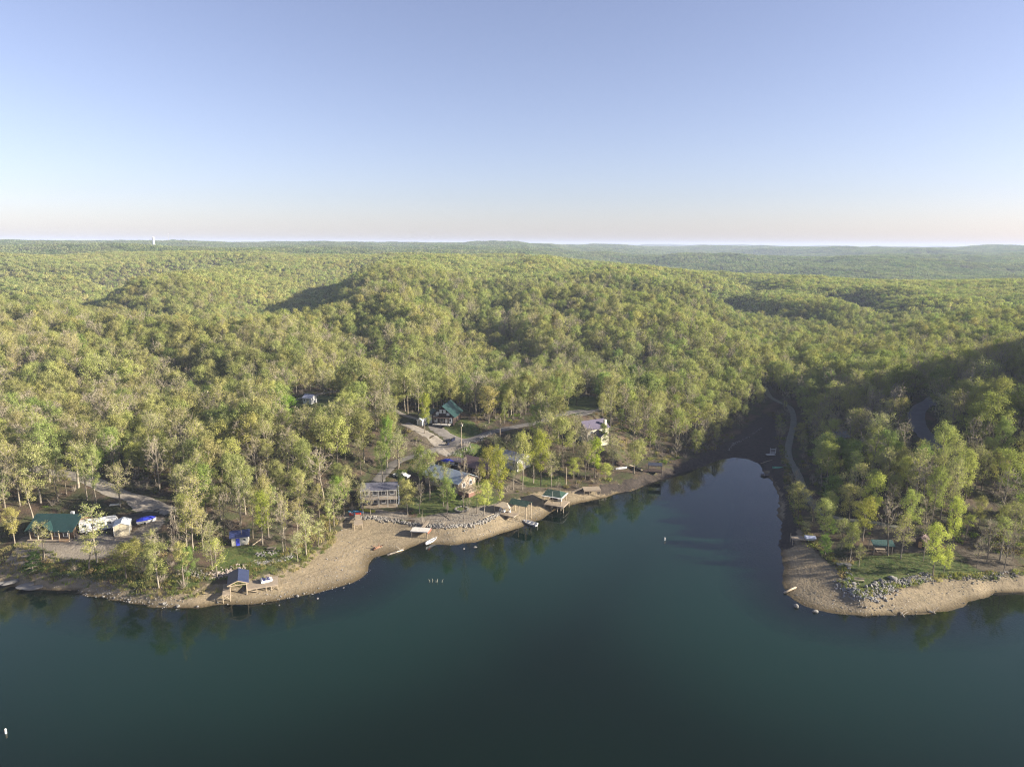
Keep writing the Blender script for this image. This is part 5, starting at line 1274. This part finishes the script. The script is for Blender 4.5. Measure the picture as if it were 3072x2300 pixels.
def boulder(u, v, s, label, group='loose boulders along the shore', asp=(1, 1, 1)):
    x, y, z = at(u, v); o = bpy.data.objects.new('boulder', RMESH[int(u) % 5]); COL.objects.link(o); s *= .85 if group.startswith('boulders') else (.62 if group.startswith('loose') else 1); o.location = (x, y, z + .1 * s); o.scale = (s * asp[0], s * asp[1], s * asp[2]); o.rotation_euler = (0, 0, u * 1.7); tag(o, label, 'boulder', group)
for a in ((2545, 1707, 1.5, 'pale boulder just below the stone slabs on the point'), (2540, 1721, 1.2, 'grey boulder second below the stone slabs'), (2550, 1724, 1.4, 'rounded boulder on the grass edge right of the stone slabs'), (2545, 1736, 1.3, 'boulder left of the bench, nearer the slabs'), (2542, 1748, 1.0, 'small boulder left of the bench, nearer the beach'),
          (2561, 1753, 1.7, 'large boulder between the bench and the rubble bank'), (2598, 1763, 1.4, 'dark boulder at the grass corner below the bench'), (2612, 1760, 1.3, 'boulder on the grass edge right of the bench'), (2621, 1756, 1.5, 'pale boulder on the grass edge second right of the bench'), (2626, 1748, 1.2, 'boulder uphill of the pale rubble, near the lawn stripe'),
          (2642, 1743, 1.6, 'flat grey boulder where the lawn meets the rubble'), (2676, 1737, 2.4, 'largest grey boulder on the rubble bank below the lit lawn'), (2780, 1728, 1.4, 'pale boulder at the right end of the rubble bank'), (2560, 1768, 1.5, 'blue-grey boulder low on the left of the rubble bank'), (2600, 1778, 1.3, 'white boulder low in the middle of the rubble bank'),
          (2445, 1838, 1.7, 'bleached stone in the shallows off the point beach'), (2388, 1820, 1.8, 'flat stone in the shallows at the left end of the point beach')):
    boulder(*a, group='boulders on the point')
for a in ((78, 1762, 3.2, 'long pale ledge rock at the far left waterline', (2.0, 1.0, .5)), (100, 1767, 2.6, 'rounded pale ledge rock beside the long ledge', (1.9, 1, .55)), (45, 1748, 2.6, 'pale cracked slab rock at the far left bank', (2.2, 1.1, .4)), (4, 1757, 2.2, 'dark ledge rock at the left frame edge', (1.6, 1, .5)), (85, 1755, 1.6, 'white block on top of the pale ledge', (1, 1, .8))):
    boulder(*a[:4], group='ledge rocks at the far left', asp=a[4])
for a in ((492, 1812, 1.6, 'largest pale stone on the waterline left of the blue-roofed dock'), (534, 1819, 1.3, 'orange-lit stone at the waterline left of the dock'), (593, 1820, 1.1, 'stone at the waterline nearest the dock, left side'), (653, 1809, .9, 'white stone on the sand just left of the dock legs'),
          (838, 1816, .8, 'white stone in the shallows right of the dock'), (892, 1790, 1.7, 'broad pale stone lying at the waterline right of the dock'), (912, 1783, .9, 'small stone right of the broad pale waterline stone'), (936, 1783, .9, 'stone at the waterline below the wide sand flat'), (953, 1797, 1.0, 'stone standing alone in the shallows below the sand flat'),
          (1031, 1765, .8, 'stone in the shallows on the right of the sand flat'), (1048, 1752, .9, 'stone at the waterline where the sand flat turns'), (1393, 1596, 1.1, 'white block on the beach in front of the seawall'), (1426, 1643, 1.5, 'pale submerged stone off the middle beach'), (1392, 1648, 1.2, 'pale submerged stones left of the larger submerged stone'),
          (1480, 1636, .7, 'small white stone in the water off the middle beach'), (1270, 1592, 1.2, 'pale boulder beside the swim platform gangway')):
    boulder(*a)
def rubble(name, P, wd_, n_, s0, s1, label, col=None):
    """many small stones heaped along a line of photo points: one mesh"""
    L_ = smooth_line(np.array([at(u, v)[:2] for u, v in P]), .5); r = np.random.default_rng(n_); V = []; Fc = []; k = 0
    for i in range(n_):
        p = L_[r.integers(0, len(L_))] + r.normal(size=2) * wd_ * .4; s = r.uniform(s0, s1) * (1.5 if r.uniform() < .08 else 1); q, f = RS[r.integers(0, 5)]
        a = r.uniform(0, 6.28); M_ = np.array([[cos(a), -sin(a), 0], [sin(a), cos(a), 0], [0, 0, 1]]) * s
        V += (q @ M_.T + np.array([p[0], p[1], float(gh(p[0], p[1])) + s * .15])).tolist(); Fc += [tuple(j + k for j in g) for g in f]; k += len(q)
    me_ = bpy.data.meshes.new(name); me_.from_pydata(V, [], Fc); me_.materials.append(col or STONE); o = bpy.data.objects.new(name, me_); COL.objects.link(o); tag(o, label, 'rubble', kind='stuff')
WR = mat('white_rock', (.27, .26, .24), .9, (.14, .13, .12), 1.6, .05); DR = mat('dark_rock', (.14, .13, .115), .9, (.27, .25, .215), 1.2, .05)
rubble('rock_rubble', [(2528, 1742), (2532, 1760), (2555, 1775), (2590, 1790), (2618, 1790), (2650, 1772), (2670, 1762)], 2.5, 520, .28, .62, 'pale rubble bank round the tip of the point', WR)
rubble('rock_rubble', [(2660, 1752), (2700, 1747), (2740, 1740), (2788, 1732)], 1.8, 420, .25, .6, 'grey rubble bank below the lit lawn strip')
rubble('rock_rubble', [(762, 1690), (800, 1688), (840, 1680), (868, 1668)], 1.5, 330, .18, .42, 'pale rock heap on the lawn below the picnic table', WR)
rubble('rock_rubble', [(775, 1664), (800, 1662), (828, 1658)], 1.2, 60, .25, .5, 'small rock heap beside the picnic table', WR)
rubble('rock_rubble', [(628, 1730), (660, 1725), (690, 1715), (715, 1708)], 2.2, 260, .25, .55, 'pinkish stone bank behind the blue-roofed dock', mat('pink_rock', (.34, .28, .24), .9, (.2, .17, .15)))
rubble('rock_rubble', [(540, 1718), (580, 1722), (620, 1732)], 2.0, 130, .25, .5, 'dark stone bank left of the leaning tree', DR)
rubble('seawall', [(1263, 1577), (1320, 1580), (1372, 1581), (1426, 1571), (1470, 1555), (1500, 1541)], .9, 520, .35, .8, 'low dry-stone seawall along the top of the middle beach', DR)
rubble('seawall', [(1075, 1557), (1120, 1556), (1160, 1560), (1216, 1568), (1255, 1577)], 1.2, 300, .3, .65, 'dark stone wall around the muddy inlet', DR)
rubble('rock_rubble', [(1310, 1560), (1350, 1562), (1400, 1555), (1440, 1545), (1480, 1535)], 3.6, 170, .12, .32, 'scattered pale stones on the terrace behind the seawall', WR)
rubble('rock_rubble', [(1385, 1330), (1420, 1325), (1450, 1312), (1470, 1300)], 1.6, 120, .3, .6, 'pale stone edging below the chalet lawn', WR)
rubble('rock_rubble', [(1345, 1362), (1380, 1355), (1415, 1350)], 2.4, 130, .25, .5, 'grey stone bed beside the lane')
rubble('rock_rubble', [(240, 1775), (310, 1785), (390, 1800), (470, 1812), (540, 1818)], 2.4, 230, .12, .4, 'scattered stones along the left waterline')
rubble('rock_rubble', [(110, 1735), (230, 1745), (330, 1765), (450, 1790), (560, 1800)], 4, 160, .08, .28, 'small stones strewn over the left beach', WR)
rubble('stream_stones', [(2185, 1352), (2205, 1330), (2235, 1318), (2262, 1300), (2285, 1285)], .6, 60, .3, .8, 'stones lining the little stream at the cove head')
rubble('beach_pebbles', [(760, 1800), (860, 1780), (950, 1760), (1040, 1720), (1080, 1680), (1040, 1640)], 10, 500, .08, .3, 'small stones strewn over the wide sand flat', WR)
rubble('beach_pebbles', [(1300, 1615), (1380, 1610), (1450, 1590), (1540, 1565), (1620, 1535)], 5, 260, .08, .3, 'small stones strewn over the middle beach', WR)
rubble('beach_pebbles', [(2400, 1780), (2450, 1800), (2550, 1820), (2700, 1810), (2850, 1780), (3000, 1755)], 6, 300, .08, .3, 'small stones strewn over the point beach', WR)
rubble('rock_rubble', [(2840, 1736), (2900, 1733), (2980, 1728), (3060, 1722)], 1.6, 160, .2, .5, 'dark stones along the upper edge of the right beach', DR)
r = vane(1385, 1530, 'fire_ring', 'round fire ring of stones on the terrace behind the seawall', 'fire ring', lm='the stone fire ring')
for k in range(14):
    a = 2 * pi * k / 14; o = bpy.data.objects.new('stone', RMESH[k % 5]); COL.objects.link(o); o.parent = r; o.location = (cos(a) * 1.9, sin(a) * 1.9, .2); o.scale = (.85,) * 3
# far landmarks
def far_at(u, v, D):
    d = ray(u, v); t = D / d[1]; return d[0] * t, D, CZ + d[2] * t
x, y, zt = far_at(459, 711, 2300); _, _, zb_ = far_at(459, 735, 2300)
r = empty('water_tower', (x, y, zb_ - 20), 0, 'white cylindrical water tower standing on the left horizon', 'water tower'); h_ = zt - zb_ + 20
MB().tube([(0, 0, 0), (0, 0, h_ - 1)], [3.7, 3.7], 24).build('tank', WHITE, r, smooth=False); MB().tube([(0, 0, h_ - 1), (0, 0, h_ + .6), (0, 0, h_ + 1.6)], [3.7, 2.4, .3], 24).build('roof', WHITE, r)
x, y, zt = far_at(504, 700, 3000); _, _, zb_ = far_at(504, 722, 3000)
r = empty('radio_mast', (x, y, zb_ - 30), 0, 'thin radio mast on the horizon right of the water tower', 'mast'); h_ = zt - zb_ + 30
b = MB()
for k in range(3):
    a = 2 * pi * k / 3; b.bar((cos(a) * .8, sin(a) * .8, 0), (cos(a) * .3, sin(a) * .3, h_), .3)
for k in range(12): b.bar((.7, 0, h_ * k / 12), (-.35, .6, h_ * (k + 1) / 12), .15)
b.build('lattice', TRIM, r); MB().box((0, 0, h_ - 2), (1.6, 1.6, 3)).build('antenna', WHITE, r)
# ------------------------------------------------------------------ the 298 nearest trees, one by one
def side(tx, ty, lx, ly):
    dx, dy = tx - lx, ty - ly
    if abs(dx) > abs(dy): return 'right of' if dx > 0 else 'left of'
    return 'behind' if dy > 0 else 'in front of'
ORD = ['closest', 'second', 'third', 'fourth', 'fifth', 'sixth', 'seventh', 'eighth', 'ninth', 'tenth', 'eleventh', 'twelfth', 'thirteenth', 'fourteenth', 'fifteenth', 'sixteenth', 'seventeenth', 'eighteenth', 'nineteenth', 'twentieth']
def tallness(h): return 'tall' if h > 15 else ('low' if h < 9.5 else '')
key = {}
for i, T_ in enumerate(TREES):
    L = min(LAND, key=lambda l: math.hypot(T_[0] - l[1], T_[1] - l[2]))
    s = side(T_[0], T_[1], L[1], L[2]); w_ = (tallness(T_[4]) + ' ' + WORDS[T_[2]][0]).strip()
    key.setdefault((w_, s, L[0]), []).append((math.hypot(T_[0] - L[1], T_[1] - L[2]), i))
SH_ = {}
TL = {}
for (w_, s, ph), l in key.items():
    l.sort()
    for j, (d, i) in enumerate(l):
        if len((w_ + s + ph).split()) > 11: ph = ph.replace('the dock with ', 'the ').replace('pale blue-grey roofed', 'grey-roofed').replace(' in the shade', '').replace(' on the far lawn', '').replace('half-timbered ', '').replace(' on the driveway', '').replace(' above the cove', '')
        TL[i] = f'{w_} {s} {ph}' if len(l) == 1 else (f'{w_} {s} {ph}, {ORD[min(j, 19)]} closest' if j else f'{w_} {s} {ph}, closest to it')
for i, (x, y, kd, si, h, wd, rot, tint) in enumerate(TREES):
    z = float(gh(x, y)) - .15
    root = empty(NAMES[kd], (x, y, z), rot, TL[i], WORDS[kd][1], {'bare': 'bare trees near the shore', 'cedar': None}.get(kd, 'leafing trees near the shore'))
    base = 9.8 if kd == 'dense' else (5.6 if kd == 'cedar' else (5.3 if kd == 'slender' else (6.4 if kd == 'spare' else 8.7)))
    root.scale = (wd / base, wd / base, h / 14)
    tm, cm = tree_mesh(si)
    for nm, me_ in (('trunk', tm), ('crown', cm)):
        o = bpy.data.objects.new(nm, me_); COL.objects.link(o); o.parent = root; o['tint'] = [float(c) for c in tint]
print('trees', len(TREES))
